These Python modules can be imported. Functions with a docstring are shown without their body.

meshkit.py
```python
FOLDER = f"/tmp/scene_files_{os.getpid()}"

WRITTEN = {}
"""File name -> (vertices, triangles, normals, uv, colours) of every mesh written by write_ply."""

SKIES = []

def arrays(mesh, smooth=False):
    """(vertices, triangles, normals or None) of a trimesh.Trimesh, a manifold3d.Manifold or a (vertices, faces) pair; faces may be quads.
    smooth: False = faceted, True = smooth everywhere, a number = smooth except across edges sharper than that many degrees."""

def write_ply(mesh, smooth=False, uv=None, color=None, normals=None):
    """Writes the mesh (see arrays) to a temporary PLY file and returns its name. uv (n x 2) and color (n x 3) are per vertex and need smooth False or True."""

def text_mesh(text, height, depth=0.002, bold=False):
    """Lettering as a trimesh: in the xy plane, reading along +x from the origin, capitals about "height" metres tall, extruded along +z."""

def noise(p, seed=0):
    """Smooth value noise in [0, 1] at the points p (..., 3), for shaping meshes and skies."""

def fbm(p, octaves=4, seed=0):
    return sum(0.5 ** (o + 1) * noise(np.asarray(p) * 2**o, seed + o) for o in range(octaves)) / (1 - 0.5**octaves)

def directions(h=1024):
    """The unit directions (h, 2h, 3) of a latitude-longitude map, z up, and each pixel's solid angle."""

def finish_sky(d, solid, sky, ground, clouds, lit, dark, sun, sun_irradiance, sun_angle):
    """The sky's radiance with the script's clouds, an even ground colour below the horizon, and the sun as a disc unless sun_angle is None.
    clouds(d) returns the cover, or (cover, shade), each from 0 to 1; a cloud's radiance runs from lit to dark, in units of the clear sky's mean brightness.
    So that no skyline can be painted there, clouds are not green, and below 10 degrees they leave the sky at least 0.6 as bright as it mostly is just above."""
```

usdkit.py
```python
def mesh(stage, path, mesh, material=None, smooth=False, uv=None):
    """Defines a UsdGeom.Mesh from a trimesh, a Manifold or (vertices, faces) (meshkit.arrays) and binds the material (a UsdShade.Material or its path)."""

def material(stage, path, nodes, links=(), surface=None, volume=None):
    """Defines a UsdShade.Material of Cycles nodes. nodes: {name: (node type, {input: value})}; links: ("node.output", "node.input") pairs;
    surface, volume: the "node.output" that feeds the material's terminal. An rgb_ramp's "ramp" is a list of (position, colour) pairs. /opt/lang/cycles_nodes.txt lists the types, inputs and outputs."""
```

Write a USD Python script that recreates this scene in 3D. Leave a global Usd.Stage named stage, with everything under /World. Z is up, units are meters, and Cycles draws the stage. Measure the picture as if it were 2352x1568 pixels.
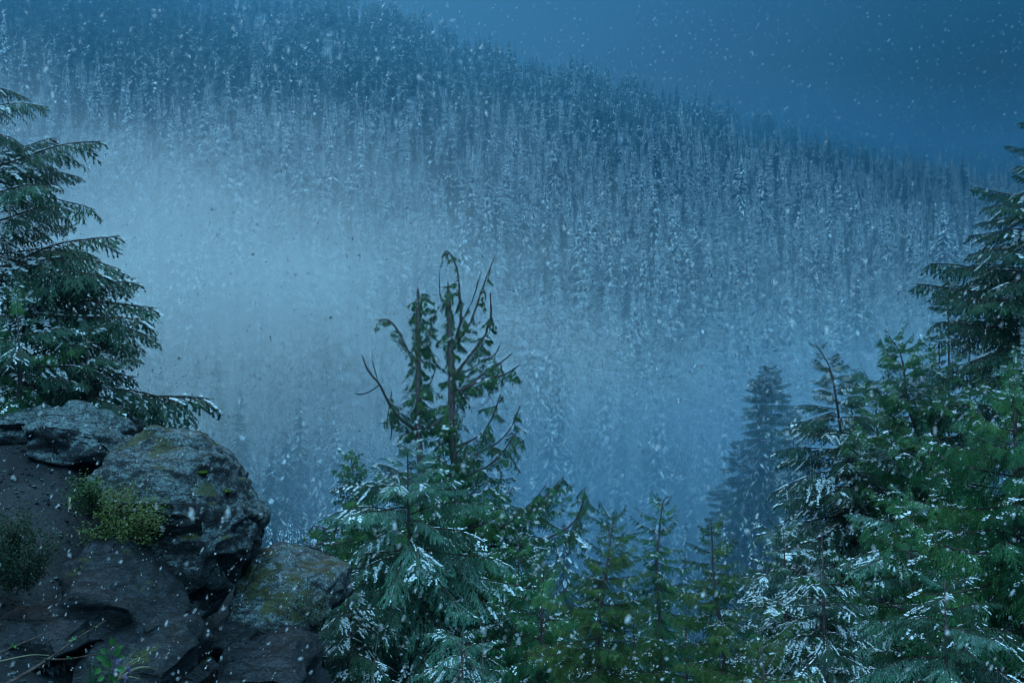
import math, random
import numpy as np
import trimesh
import usdkit, meshkit
from pxr import Usd, UsdGeom, UsdLux, UsdShade, Gf, Sdf, Vt

stage = Usd.Stage.CreateInMemory()
UsdGeom.SetStageUpAxis(stage, UsdGeom.Tokens.z)
UsdGeom.SetStageMetersPerUnit(stage, 1.0)
UsdGeom.Xform.Define(stage, '/World')
stage.SetDefaultPrim(stage.GetPrimAtPath('/World'))
UsdGeom.Scope.Define(stage, '/World/Looks')
L = '/World/Looks/'

# ---------------------------------------------------------------- camera
# eye at the origin, looking level along +y; 36 x 24 mm frame, 35 mm lens
cam = UsdGeom.Camera.Define(stage, '/World/camera')
cam.CreateHorizontalApertureAttr(36.0)
cam.CreateVerticalApertureAttr(36.0 * 682 / 1024)
cam.CreateFocalLengthAttr(35.0)
cam.CreateFStopAttr(4.0)
cam.CreateFocusDistanceAttr(22.0)
cam.CreateClippingRangeAttr(Gf.Vec2f(0.05, 20000))
UsdGeom.Xformable(cam).AddTransformOp().Set(Gf.Matrix4d(1, 0, 0, 0, 0, 0, 1, 0, 0, -1, 0, 0, 0, 0, 0, 1))
cam.CreateExposureAttr(1.28)

# ---------------------------------------------------------------- sky: overcast, snow cloud
SUN_EL, SUN_AZ = math.radians(34), math.radians(-28)
SUN_DIR = np.array([math.sin(SUN_AZ) * math.cos(SUN_EL), math.cos(SUN_AZ) * math.cos(SUN_EL), math.sin(SUN_EL)])
sky_mat = usdkit.material(stage, L + 'sky', {
    'sky': ('sky_texture', {'sky_type': 'single_scattering', 'sun_disc': False, 'sun_elevation': SUN_EL, 'sun_rotation': SUN_AZ,
                            'air_density': 1.6, 'aerosol_density': 2.0, 'ozone_density': 3.0}),
    'tc': ('texture_coordinate', {}),
    'xyz': ('separate_xyz', {}),
    'grad': ('rgb_ramp', {'ramp': [(0.0, (0.11, 0.52, 0.98)), (0.14, (0.11, 0.52, 0.98)), (0.40, (0.04, 0.18, 0.40)), (0.62, (1.8, 4.8, 7.2)), (1.0, (4.3, 9.4, 12.8))]}),
    'dot': ('vector_math', {'math_type': 'dot_product', 'vector2': (math.sin(.84) * .94, math.cos(.84) * .94, .342)}), 'glow': ('map_range', {'range_type': 'smoothstep', 'from_min': .66, 'from_max': .97, 'to_min': 1.0, 'to_max': .08, 'clamp': True}), 'gm': ('math', {'math_type': 'multiply'}),
    'map': ('mapping', {'location': (3.1, 0.4, 0.0), 'scale': (1.0, 1.0, 2.2)}),
    'n': ('noise_texture', {'scale': 1.5, 'detail': 5.0, 'roughness': 0.5, 'distortion': 0.3}),
    'nr': ('map_range', {'from_min': 0.25, 'from_max': 0.75, 'to_min': 0.62, 'to_max': 1.38, 'clamp': True}),
    'cloud': ('mix', {'mix_type': 'multiply', 'fac': 1.0}),
    'grey': ('combine_xyz', {}),
    'm': ('mix', {'fac': 0.99}),
    'bg': ('background_shader', {'strength': 0.1}),
}, [('tc.generated', 'xyz.vector'), ('xyz.z', 'grad.fac'), ('tc.generated', 'map.vector'), ('map.vector', 'n.vector'), ('n.fac', 'nr.value'),
    ('tc.generated', 'dot.vector1'), ('dot.value', 'glow.value'), ('glow.result', 'gm.value1'), ('nr.result', 'gm.value2'), ('gm.value', 'grey.x'), ('gm.value', 'grey.y'), ('gm.value', 'grey.z'), ('grad.color', 'cloud.color1'), ('grey.vector', 'cloud.color2'),
    ('sky.color', 'm.color1'), ('cloud.color', 'm.color2'), ('m.color', 'bg.color')], surface='bg.background')
dome = UsdLux.DomeLight.Define(stage, '/World/sky')
dome.CreateIntensityAttr(1.0)
UsdShade.MaterialBindingAPI.Apply(dome.GetPrim()).Bind(sky_mat)
dome.GetPrim().SetCustomDataByKey('kind', 'structure')

# ---------------------------------------------------------------- sun behind the snow cloud
sun = UsdLux.DistantLight.Define(stage, '/World/sun')
sun.CreateIntensityAttr(0.14)
sun.CreateAngleAttr(28.0)
sun.CreateNormalizeAttr(True)
sun.CreateColorAttr(Gf.Vec3f(1.0, 0.97, 0.92))
sd = SUN_DIR
UsdGeom.Xformable(sun).AddTransformOp().Set(Gf.Matrix4d(Gf.Rotation(Gf.Vec3d(0, 0, 1), Gf.Vec3d(*sd)), Gf.Vec3d(0)))

# ---------------------------------------------------------------- helpers
K = 2286.7          # reading scale: a point (U, V) read from the photograph at distance D along y


def P(U, V, D):
    return np.array([(U - 1176) / K * D, D, (784 - V) / K * D])


counts = {}


def numbered(name):
    k = counts.get(name, 0)
    counts[name] = k + 1
    return name if k == 0 else f'{name}_{k:03d}'


def child_path(parent, name):
    parent = str(parent)
    used = counts.setdefault(('c', parent), {})
    k = used.get(name, 0)
    used[name] = k + 1
    return f'{parent}/{name}' if k == 0 else f'{parent}/{name}_{k:03d}'


def tag(prim, label=None, category=None, group=None, kind=None):
    prim = prim.GetPrim() if hasattr(prim, 'GetPrim') else prim
    for k, v in (('label', label), ('category', category), ('group', group), ('kind', kind)):
        if v:
            prim.SetCustomDataByKey(k, v)
    return prim


def thing(name, label=None, category=None, loc=(0, 0, 0), rotz=0.0, scale=None, group=None, kind=None):
    x = UsdGeom.Xform.Define(stage, '/World/' + numbered(name))
    x.AddTranslateOp().Set(Gf.Vec3d(*map(float, loc)))
    if rotz:
        x.AddRotateZOp().Set(float(rotz))
    if scale is not None:
        x.AddScaleOp().Set(Gf.Vec3f(*([float(scale)] * 3 if np.ndim(scale) == 0 else map(float, scale))))
    tag(x, label, category, group, kind)
    return x


def part(parent, name, mesh, mat, smooth=False, label=None, kind=None):
    m = usdkit.mesh(stage, child_path(parent.GetPath(), name), mesh, mat, smooth)
    tag(m, label, None, None, kind)
    return m


class MB:
    """collects triangles"""
    def __init__(self):
        self.v, self.f, self.n = [], [], 0

    def add(self, v, f):
        v, f = np.asarray(v, float), np.asarray(f, int)
        self.v.append(v); self.f.append(f + self.n); self.n += len(v)

    def out(self):
        return np.vstack(self.v), np.vstack(self.f)

    def __bool__(self):
        return self.n > 0


def tube(points, radii, sides=6, cap=True):
    p = np.asarray(points, float); r = np.broadcast_to(np.asarray(radii, float), len(p))
    d = np.gradient(p, axis=0); d /= np.linalg.norm(d, axis=1, keepdims=True) + 1e-12
    ref = np.array([0.31, 0.17, 0.93]); ref = ref if abs(d[0] @ ref) < .9 else np.array([1.0, 0, 0])
    a = np.cross(d, ref); a /= np.linalg.norm(a, axis=1, keepdims=True) + 1e-12
    b = np.cross(d, a)
    t = np.arange(sides) / sides * 2 * np.pi
    v = (p[:, None] + r[:, None, None] * (np.cos(t)[None, :, None] * a[:, None] + np.sin(t)[None, :, None] * b[:, None])).reshape(-1, 3)
    f = []
    for i in range(len(p) - 1):
        for j in range(sides):
            k = (j + 1) % sides
            q = (i * sides + j, i * sides + k, (i + 1) * sides + k, (i + 1) * sides + j)
            f += [(q[0], q[2], q[1]), (q[0], q[3], q[2])]
    if cap:
        e = len(v); v = np.vstack([v, p[-1]])
        f += [((len(p) - 1) * sides + j, (len(p) - 1) * sides + (j + 1) % sides, e)[::-1] for j in range(sides)]
    return v, np.array(f)


def curve(points, n):
    """Catmull-Rom through the points"""
    p = np.asarray(points, float)
    q = np.vstack([2 * p[0] - p[1], p, 2 * p[-1] - p[-2]])
    out = []
    for t in np.linspace(0, len(p) - 1 - 1e-9, n):
        i = int(t); u = t - i
        a, b, c, d = q[i:i + 4]
        out.append(.5 * (2 * b + (c - a) * u + (2 * a - 5 * b + 4 * c - d) * u * u + (3 * b - a - 3 * c + d) * u ** 3))
    return np.array(out)


def sstep(a, b, x):
    t = np.clip((np.asarray(x, float) - a) / (b - a), 0, 1)
    return t * t * (3 - 2 * t)
# ---------------------------------------------------------------- terrain: ledge, valley, mountain
RIDGE_U = [-900, -200, 300, 700, 950, 1050, 1180, 1350, 1600, 1800, 2000, 2352, 3200]
RIDGE_V = [-160, -150, -120, -55, 45, 90, 135, 162, 232, 300, 350, 415, 540]
YR = 950.0


def height(x, y):
    x, y = np.asarray(x, float), np.asarray(y, float)
    # this side: ledge, then falling to the valley
    near = np.interp(y, [-200, 0, 4, 8, 14, 24, 60, 130, 200, 250], [30, -1.65, -1.8, -3.3, -6.0, -10.5, -26, -51, -62, -66])
    ws = sstep(20, 60, y)
    near = near + ws * 2.0 * (meshkit.fbm(np.stack([x / 30, y / 30, 0 * x], -1), 3, 5) - .5)
    near = near + .30 * (meshkit.fbm(np.stack([x / 2.2, y / 2.2, 0 * x], -1), 4, 9) - .5)
    # left bank that carries the outcrop
    lb = sstep(-2.0, -4.9, x) * sstep(4.0, 9.0, y) * (1 - sstep(14, 24, y))
    near = near + lb * (np.interp(y, [5, 8, 11, 16, 24], [.3, 1.7, 3.6, 5.0, 6.5]))
    # spur on the right that carries the mid distance firs
    near = near + 26 * sstep(8, 75, x) * sstep(30, 100, y) * (1 - sstep(130, 240, y))
    # far side
    U = 1176 + x / np.maximum(y, 250) * K
    zr = (784 - np.interp(U, RIDGE_U, RIDGE_V)) / K * YR - 12
    t = np.clip((y - 235) / (YR - 235), 0, None)
    far = -66 + (zr + 66) * np.where(t < 1, 0.80 * t + .20 * t * t, 1 - 0.5 * (t - 1))
    g = meshkit.fbm(np.stack([x / 130 + .25 * y / 130, y / 420, 0 * x], -1), 3, 21) - .5
    far = far + 42 * g * sstep(260, 460, y) * (1 - .6 * sstep(800, 950, y))
    w = sstep(215, 275, y)
    z = near * (1 - w) + far * w
    # the sides of the valley outside the frame rise into mountains too
    return np.maximum(z, -70)


ys = np.concatenate([np.arange(-150, 0, 15), np.arange(0, 24, .22), np.geomspace(24, 1050, 180)])
us = np.linspace(-1, 1, 261); us = 0.85 * us + 0.15 * us ** 3
X = us[None, :] * (22 + np.maximum(ys, 0)[:, None] * .95 + 60 * sstep(0, -40, ys)[:, None])
Y = np.broadcast_to(ys[:, None], X.shape)
Z = height(X, Y)
nr, nc = X.shape
idx = np.arange(nr * nc).reshape(nr, nc)
F = np.stack([idx[:-1, :-1], idx[:-1, 1:], idx[1:, 1:], idx[1:, :-1]], -1).reshape(-1, 4)
m_ground = usdkit.material(stage, L + 'ground', {
    'g': ('geometry', {}),
    'n1': ('noise_texture', {'scale': 1.7, 'detail': 6.0, 'roughness': .65}),
    'n2': ('noise_texture', {'scale': 22.0, 'detail': 4.0, 'roughness': .7}),
    'r1': ('rgb_ramp', {'ramp': [(.3, (.008, .008, .009)), (.52, (.016, .016, .018)), (.7, (.032, .032, .036))]}),
    'r2': ('rgb_ramp', {'ramp': [(.3, (.55, .52, .55)), (.55, (1, 1, 1)), (.72, (1.7, 1.7, 1.75))]}),
    'mul': ('mix', {'mix_type': 'multiply', 'fac': 1.0}),
    'sep': ('separate_xyz', {}),
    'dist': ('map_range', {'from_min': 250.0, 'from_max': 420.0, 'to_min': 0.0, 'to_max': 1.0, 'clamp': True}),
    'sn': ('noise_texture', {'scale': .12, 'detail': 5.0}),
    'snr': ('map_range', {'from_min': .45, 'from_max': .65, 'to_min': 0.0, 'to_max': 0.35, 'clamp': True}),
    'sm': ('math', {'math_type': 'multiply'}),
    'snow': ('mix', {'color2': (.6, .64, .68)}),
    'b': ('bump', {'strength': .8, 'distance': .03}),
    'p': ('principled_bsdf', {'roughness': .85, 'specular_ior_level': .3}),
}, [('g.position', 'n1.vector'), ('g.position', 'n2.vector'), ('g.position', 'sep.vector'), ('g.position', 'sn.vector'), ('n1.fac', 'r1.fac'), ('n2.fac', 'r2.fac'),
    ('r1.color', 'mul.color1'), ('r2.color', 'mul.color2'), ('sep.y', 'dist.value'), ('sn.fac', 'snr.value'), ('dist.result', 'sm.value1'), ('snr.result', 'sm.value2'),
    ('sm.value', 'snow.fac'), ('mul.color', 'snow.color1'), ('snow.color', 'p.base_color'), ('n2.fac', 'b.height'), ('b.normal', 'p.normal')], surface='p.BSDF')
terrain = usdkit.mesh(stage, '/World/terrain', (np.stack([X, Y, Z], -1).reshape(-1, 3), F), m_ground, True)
tag(terrain, 'dark bare earth falling into the valley and rising to the wooded mountain', 'ground', kind='structure')

# ---------------------------------------------------------------- haze and the mist lying in the valley
m_haze = usdkit.material(stage, L + 'haze', {'v': ('principled_volume', {'color': (.09, .36, .60), 'density': .00056, 'anisotropy': .65})}, volume='v.volume')
hb = trimesh.creation.box([2200, 1240, 560]); hb.apply_translation([0, 450, -71.5 + 280])
haze = usdkit.mesh(stage, '/World/haze', hb, m_haze); tag(haze, 'thin blue snow haze filling the whole valley', 'haze', kind='stuff')


def mist(center, radii, dens, color, label, seed):
    m = usdkit.material(stage, L + f'mist_{seed}', {
        'tc': ('texture_coordinate', {}), 'len': ('vector_math', {'math_type': 'length'}),
        'n': ('noise_texture', {'scale': 2.1, 'detail': 5.0, 'roughness': .6, 'distortion': .5}), 'off': ('mapping', {'location': (seed * 3.7, 0, 0)}),
        'nm': ('math', {'math_type': 'multiply_add', 'value2': 1.5, 'value3': -.75}),
        'r': ('math', {'math_type': 'add'}),
        'fall': ('map_range', {'range_type': 'smootherstep', 'from_min': 1.0, 'from_max': .0, 'to_min': 0.0, 'to_max': dens, 'clamp': True}),
        'edge': ('map_range', {'range_type': 'smoothstep', 'from_min': 1.0, 'from_max': .75, 'to_min': 0.0, 'to_max': 1.0, 'clamp': True}),
        'd': ('math', {'math_type': 'multiply'}),
        'v': ('principled_volume', {'color': color, 'anisotropy': .15})},
        [('tc.object', 'len.vector1'), ('tc.object', 'off.vector'), ('off.vector', 'n.vector'), ('n.fac', 'nm.value1'), ('len.value', 'r.value1'), ('nm.value', 'r.value2'),
         ('r.value', 'fall.value'), ('len.value', 'edge.value'), ('fall.result', 'd.value1'), ('edge.result', 'd.value2'), ('d.value', 'v.density')], volume='v.volume')
    o = usdkit.mesh(stage, '/World/' + numbered('mist'), trimesh.creation.icosphere(3, 1.0), m)
    x = UsdGeom.Xformable(o); x.AddTranslateOp().Set(Gf.Vec3d(*map(float, center))); x.AddScaleOp().Set(Gf.Vec3f(*map(float, radii)))
    tag(o, label, 'mist', kind='stuff')


mist((-82, 290, -10), (160, 125, 108), .0100, (.92, .95, .97), 'pale bank of mist drifting in front of the slope left of the cedar', 1)
mist((60, 310, -38), (380, 175, 100), .0033, (.62, .84, .94), 'low mist lying along the valley in front of the wooded slope', 2)
mist((330, 930, 178), (380, 120, 85), .0080, (.04, .17, .29), 'cloud blurring the ridge at the right', 3)
mist((-370, 760, 290), (290, 190, 130), .0100, (.03, .11, .18), 'dark snow cloud swallowing the ridge at the upper left', 4)
mist((70, 165, -36), (165, 118, 52), .0095, (.20, .40, .58), 'deep blue mist pooled in the valley bottom behind the young cedars', 5)
mist((350, 700, 255), (270, 200, 125), .0085, (.035, .10, .15), 'dark snow cloud hanging in the upper right corner', 6)
# ---------------------------------------------------------------- materials of trees
def leaf_mat(name, c1, c2, c3, scale=6.0, rough=.6, spec=.25, frost=0.0):
    return usdkit.material(stage, L + name, {
        'oi': ('object_info', {}), 'g': ('geometry', {}),
        'n': ('noise_texture', {'scale': scale, 'detail': 3.0}),
        'add': ('math', {'math_type': 'multiply_add', 'value2': .35}),
        'r': ('rgb_ramp', {'ramp': [(.35, c1), (.62, c2), (.9, c3)]}),
        'p': ('principled_bsdf', {'roughness': rough, 'specular_ior_level': spec}),
        't': ('translucent_bsdf', {}), 'm': ('mix_closure', {'fac': .22}),
        'fn': ('noise_texture', {'scale': 5.0, 'detail': 5.0, 'roughness': .65}), 'fr': ('map_range', {'range_type': 'smoothstep', 'from_min': .50, 'from_max': .68, 'to_min': 0.0, 'to_max': frost, 'clamp': True}), 'fm': ('mix', {'color2': (.62, .67, .70)}),
    }, [('g.position', 'n.vector'), ('oi.random', 'add.value1'), ('n.fac', 'add.value3'), ('add.value', 'r.fac'), ('g.position', 'fn.vector'), ('fn.fac', 'fr.value'), ('fr.result', 'fm.fac'), ('r.color', 'fm.color1'), ('fm.color', 'p.base_color'), ('r.color', 't.color'),
        ('p.BSDF', 'm.closure1'), ('t.BSDF', 'm.closure2')], surface='m.closure')


m_snow = usdkit.material(stage, L + 'snow', {'g': ('geometry', {}), 'n': ('noise_texture', {'scale': 30.0, 'detail': 3.0}), 'b': ('bump', {'strength': .5, 'distance': .01}),
                         'p': ('principled_bsdf', {'base_color': (.74, .77, .79), 'roughness': .75, 'specular_ior_level': .25})},
                         [('g.position', 'n.vector'), ('n.fac', 'b.height'), ('b.normal', 'p.normal')], surface='p.BSDF')
m_far = leaf_mat('distant_needles', (.012, .030, .030), (.018, .042, .040), (.03, .055, .05), .02)
m_frost = usdkit.material(stage, L + 'frost', {'g': ('geometry', {}), 'n': ('noise_texture', {'scale': 1.6, 'detail': 3.0}), 'r': ('rgb_ramp', {'ramp': [(.35, (.40, .46, .49)), (.6, (.80, .83, .85))]}),
                          'p': ('principled_bsdf', {'roughness': .85, 'specular_ior_level': .2})}, [('g.position', 'n.vector'), ('n.fac', 'r.fac'), ('r.color', 'p.base_color')], surface='p.BSDF')
m_bark = usdkit.material(stage, L + 'bark', {
    'g': ('geometry', {}), 'mp': ('mapping', {'scale': (1, 1, .22)}), 'n': ('noise_texture', {'scale': 38.0, 'detail': 5.0, 'roughness': .7}),
    'r': ('rgb_ramp', {'ramp': [(.3, (.035, .025, .026)), (.5, (.12, .08, .082)), (.72, (.22, .17, .17))]}),
    'b': ('bump', {'strength': .9, 'distance': .015}), 'p': ('principled_bsdf', {'roughness': .85, 'specular_ior_level': .2})},
    [('g.position', 'mp.vector'), ('mp.vector', 'n.vector'), ('n.fac', 'r.fac'), ('r.color', 'p.base_color'), ('n.fac', 'b.height'), ('b.normal', 'p.normal')], surface='p.BSDF')
m_farbark = usdkit.material(stage, L + 'distant_bark', {'p': ('principled_bsdf', {'base_color': (.05, .042, .04), 'roughness': .9})}, surface='p.BSDF')


# ---------------------------------------------------------------- the forest on the far slope
def far_conifer(rng, H, levels, per, slim, snowy, wd=1.0):
    """trunk, crown, snow meshes of a slender snow-dusted conifer, H metres tall"""
    crown, snow = MB(), MB()
    trunk = tube([[0, 0, -2], [0, 0, H * .5], [0, 0, H]], [H * .011, H * .008, .02], 5)
    for t in np.linspace(.08, .985, levels) + rng.uniform(-.012, .012, levels):
        R = H * slim * (1 - t) ** .8 * min(1, .55 + 2.2 * t) + .25
        k = max(3, int(round(per * (.55 + .45 * (1 - t)))))
        a0 = rng.uniform(0, 6.3)
        for j in range(k):
            if rng.random() < .1:
                continue
            a = a0 + 6.283 * (j + rng.uniform(-.3, .3)) / k
            r = R * rng.uniform(.55, 1.2)
            d = np.array([math.cos(a), math.sin(a), 0]); s = np.array([-d[1], d[0], 0])
            z = H * t + rng.uniform(-.2, .2)
            droop = r * rng.uniform(.35, .75)
            w = wd * (r * rng.uniform(.20, .32) + .12)
            p0 = d * .1 + [0, 0, z]; p1 = d * r * .5 + [0, 0, z - droop * .30]; p2 = d * r + [0, 0, z - droop]
            hang = np.array([0, 0, -.30 * w - .12])
            v = [p0, p1 + s * w + hang, p1 - s * w + hang, p1 + [0, 0, .05], p2 + s * w * .35 + hang * .6, p2 - s * w * .35 + hang * .6, p2]
            f = [(0, 1, 3), (0, 3, 2), (3, 1, 4), (3, 4, 6), (3, 6, 5), (3, 5, 2)]
            crown.add(v, f)
            if rng.random() < snowy:
                u = rng.uniform(.25, .5)
                q0 = p0 * (1 - u) + p1 * u; e = .10 + .004 * H
                up = np.array([0, 0, e]); ws = w * rng.uniform(.5, 1.05)
                v = [q0 + up, p1 + s * ws + up * .6 + hang * .5, p1 - s * ws + up * .6 + hang * .5, p1 + up * 1.6, p2 * .98 + up * .8]
                snow.add(v, [(0, 1, 3), (0, 3, 2), (3, 1, 4), (3, 4, 2)])
    return trunk, crown.out(), snow.out()


rng = np.random.default_rng(7)
far_specs = [far_conifer(rng, 25, 40, 9, s, sn, .55) for s, sn in ((.12, .75), (.15, .8), (.10, .65), (.17, .85), (.13, .55), (.11, .75))]
dark_specs = [far_conifer(rng, 25, 30, 8, s, sn, .7) for s, sn in ((.15, .22), (.18, .14), (.13, .3))]
near_specs = [far_conifer(rng, 25, 46, 13, s, sn, .62) for s, sn in ((.15, .65), (.17, .75), (.14, .55))]
# class prims of trees that become things of their own
tree_class = []
for sp in far_specs + dark_specs + near_specs:
    c = stage.CreateClassPrim(f'/World/_tree_{len(tree_class)}')
    c.SetTypeName('Xform')
    for nm, g, m in (('trunk', sp[0], m_farbark), ('crown', sp[1], m_far), ('snow', sp[2], m_frost)):
        tag(usdkit.mesh(stage, f'{c.GetPath()}/{nm}', g, m), kind='stuff' if nm == 'snow' else None)
    tree_class.append(c.GetPath())

pts = []
y = 125.0
while y < 965:
    sp = 5.1 + .0024 * max(y - 260, -20)
    half = .62 * y + 20
    xs = np.arange(-half, half, sp)
    xs = xs + rng.uniform(-.5, .5, len(xs)) * sp * 1.1
    yy = y + rng.uniform(-.5, .5, len(xs)) * sp * 1.3
    pts.append(np.stack([xs, yy], 1))
    y += sp * 1.15
pts = np.vstack(pts)
clump = meshkit.fbm(np.stack([pts[:, 0] / 40, pts[:, 1] / 60, 0 * pts[:, 0]], -1), 3, 77)
keep = rng.random(len(pts)) < .50 + 1.1 * (clump - .3)
keep &= ~((pts[:, 1] < 245) & (1176 + pts[:, 0] / pts[:, 1] * K > 760) & (rng.random(len(pts)) < .8))
pts, clump = pts[keep], clump[keep]
pz = height(pts[:, 0], pts[:, 1])
hs = np.clip(rng.normal(24, 7.5, len(pts)), 8, 44) * (1 - .18 * sstep(600, 950, pts[:, 1]))
hs = hs * np.where(rng.random(len(pts)) < .25, .5, 1) * (.75 + .5 * meshkit.noise(np.stack([pts[:, 0] / 28, pts[:, 1] / 45, 0 * pts[:, 0]], -1), 13))
hs = np.where(pts[:, 1] < 240, np.minimum(hs, 26), hs)
# snow has settled less on the trees near the ridge and in the lee on the upper left
zz = (pz - (-66)) / 330
dark_p = np.clip(sstep(.42, .8, zz + .15 * (clump - .5)) * .9 + .10, 0, 1)
U0 = 1176 + pts[:, 0] / pts[:, 1] * K
dark_p = np.maximum(dark_p, .98 * (1 - sstep(225, 275, pts[:, 1])) * sstep(700, 1050, U0))
dark = rng.random(len(pts)) < dark_p
which = np.where(dark, 6 + rng.integers(0, 3, len(pts)), rng.integers(0, 6, len(pts)))
yaw = rng.uniform(0, 2 * np.pi, len(pts))
# how large each shows in the frame
Ut, Vt_ = 1176 + pts[:, 0] / pts[:, 1] * K, 784 - (pz + hs * .6) / pts[:, 1] * K
inview = (Ut > -20) & (Ut < 2370) & (Vt_ > 0) & (Vt_ < 1260) & ~((Ut < 560) & (Vt_ > 900)) & ~((Ut > 1860) & (Vt_ > 880)) & ~((Ut > 760) & (Ut < 1290) & (Vt_ > 1090)) & ~((Ut < 330) & (Vt_ > 400))
size = np.where(inview, hs / pts[:, 1], 0)
order = np.argsort(-size)
single = order[:300]
rest = np.setdiff1d(np.arange(len(pts)), single)


def zone_label(u, v, dk, h, k):
    snow = 'dark fir' if dk else 'snow-dusted fir'
    tall = 'tall' if h > 31 else 'short' if h < 20 else 'mid-height'
    wide = 'narrow' if k in (0, 2, 5, 6) else 'broad'
    where = next(t for lim, t in ((420, 'just right of the tall left fir'), (520, 'behind the top of the outcrop'), (620, 'behind the overhanging end of the outcrop'), (720, 'above the mossy slab'), (820, 'between the slab and the cedar'),
                                  (900, 'left of the cedar'), (960, 'just left of the two bare leaders'), (1035, 'between the two bare leaders'), (1110, 'just right of the two bare leaders'), (1200, 'at the tips of the upper cedar limbs'), (1310, 'above the lower right cedar limbs'),
                                  (1450, 'above the leftmost young cedar'), (1580, 'above the thinnest young cedar'), (1700, 'above the rightmost young cedar'), (1800, 'behind the hazy pair of firs'), (1900, 'above the slanting fir'), (2100, 'above the round-topped cedar'), (9999, 'next to the tall right fir')) if u < lim)
    band = 'low down' if v > 1050 else 'on the lower slope' if v > 920 else 'on the slope' if v > 800 else 'in the mist' if v > 650 else 'high up'
    return f'{tall} {wide} {snow} {band} {where}', f'{tall} {wide} {snow}s {band} {where}'


for i in single:
    lab, grp = zone_label(Ut[i], Vt_[i], dark[i], hs[i], which[i])
    o = thing('fir_tree', lab, 'tree', (pts[i, 0], pts[i, 1], pz[i] - .3), math.degrees(yaw[i]), hs[i] / 25, grp)
    k = int(which[i])
    if not dark[i] and size[i] > .062:
        k = 9 + int(i) % 3
    o.GetPrim().GetReferences().AddInternalReference(tree_class[k])
    o.GetPrim().SetInstanceable(True)

fo = UsdGeom.PointInstancer.Define(stage, '/World/distant_forest')
tag(fo, 'dense snow-dusted conifer forest covering the far mountainside up to the ridge', 'forest', kind='stuff')
protos = []
for k, sp in enumerate(far_specs + dark_specs):
    pr = UsdGeom.Xform.Define(stage, f'/World/distant_forest/tree_kind_{k}')
    for nm, g, m in (('trunk', sp[0], m_farbark), ('crown', sp[1], m_far), ('snow', sp[2], m_frost)):
        usdkit.mesh(stage, f'{pr.GetPath()}/{nm}', g, m)
    protos.append(pr.GetPath())
fo.CreatePrototypesRel().SetTargets(protos)
fo.CreateProtoIndicesAttr(Vt.IntArray.FromNumpy(which[rest].astype(np.int32)))
fo.CreatePositionsAttr(Vt.Vec3fArray.FromNumpy(np.stack([pts[rest, 0], pts[rest, 1], pz[rest] - .3], 1).astype(np.float32)))
fo.CreateOrientationsAttr(Vt.QuathArray([Gf.Quath(math.cos(a / 2), 0, 0, math.sin(a / 2)) for a in yaw[rest]]))
fo.CreateScalesAttr(Vt.Vec3fArray.FromNumpy(np.repeat((hs[rest] / 25)[:, None], 3, 1).astype(np.float32)))
# ---------------------------------------------------------------- boughs of the near trees
def rot_to(d):
    d = d / np.linalg.norm(d)
    s = np.cross([0, 0, 1.0], d); n = np.linalg.norm(s)
    s = np.array([0, 1.0, 0]) if n < 1e-5 else s / n
    return d, s, np.cross(d, s)


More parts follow.
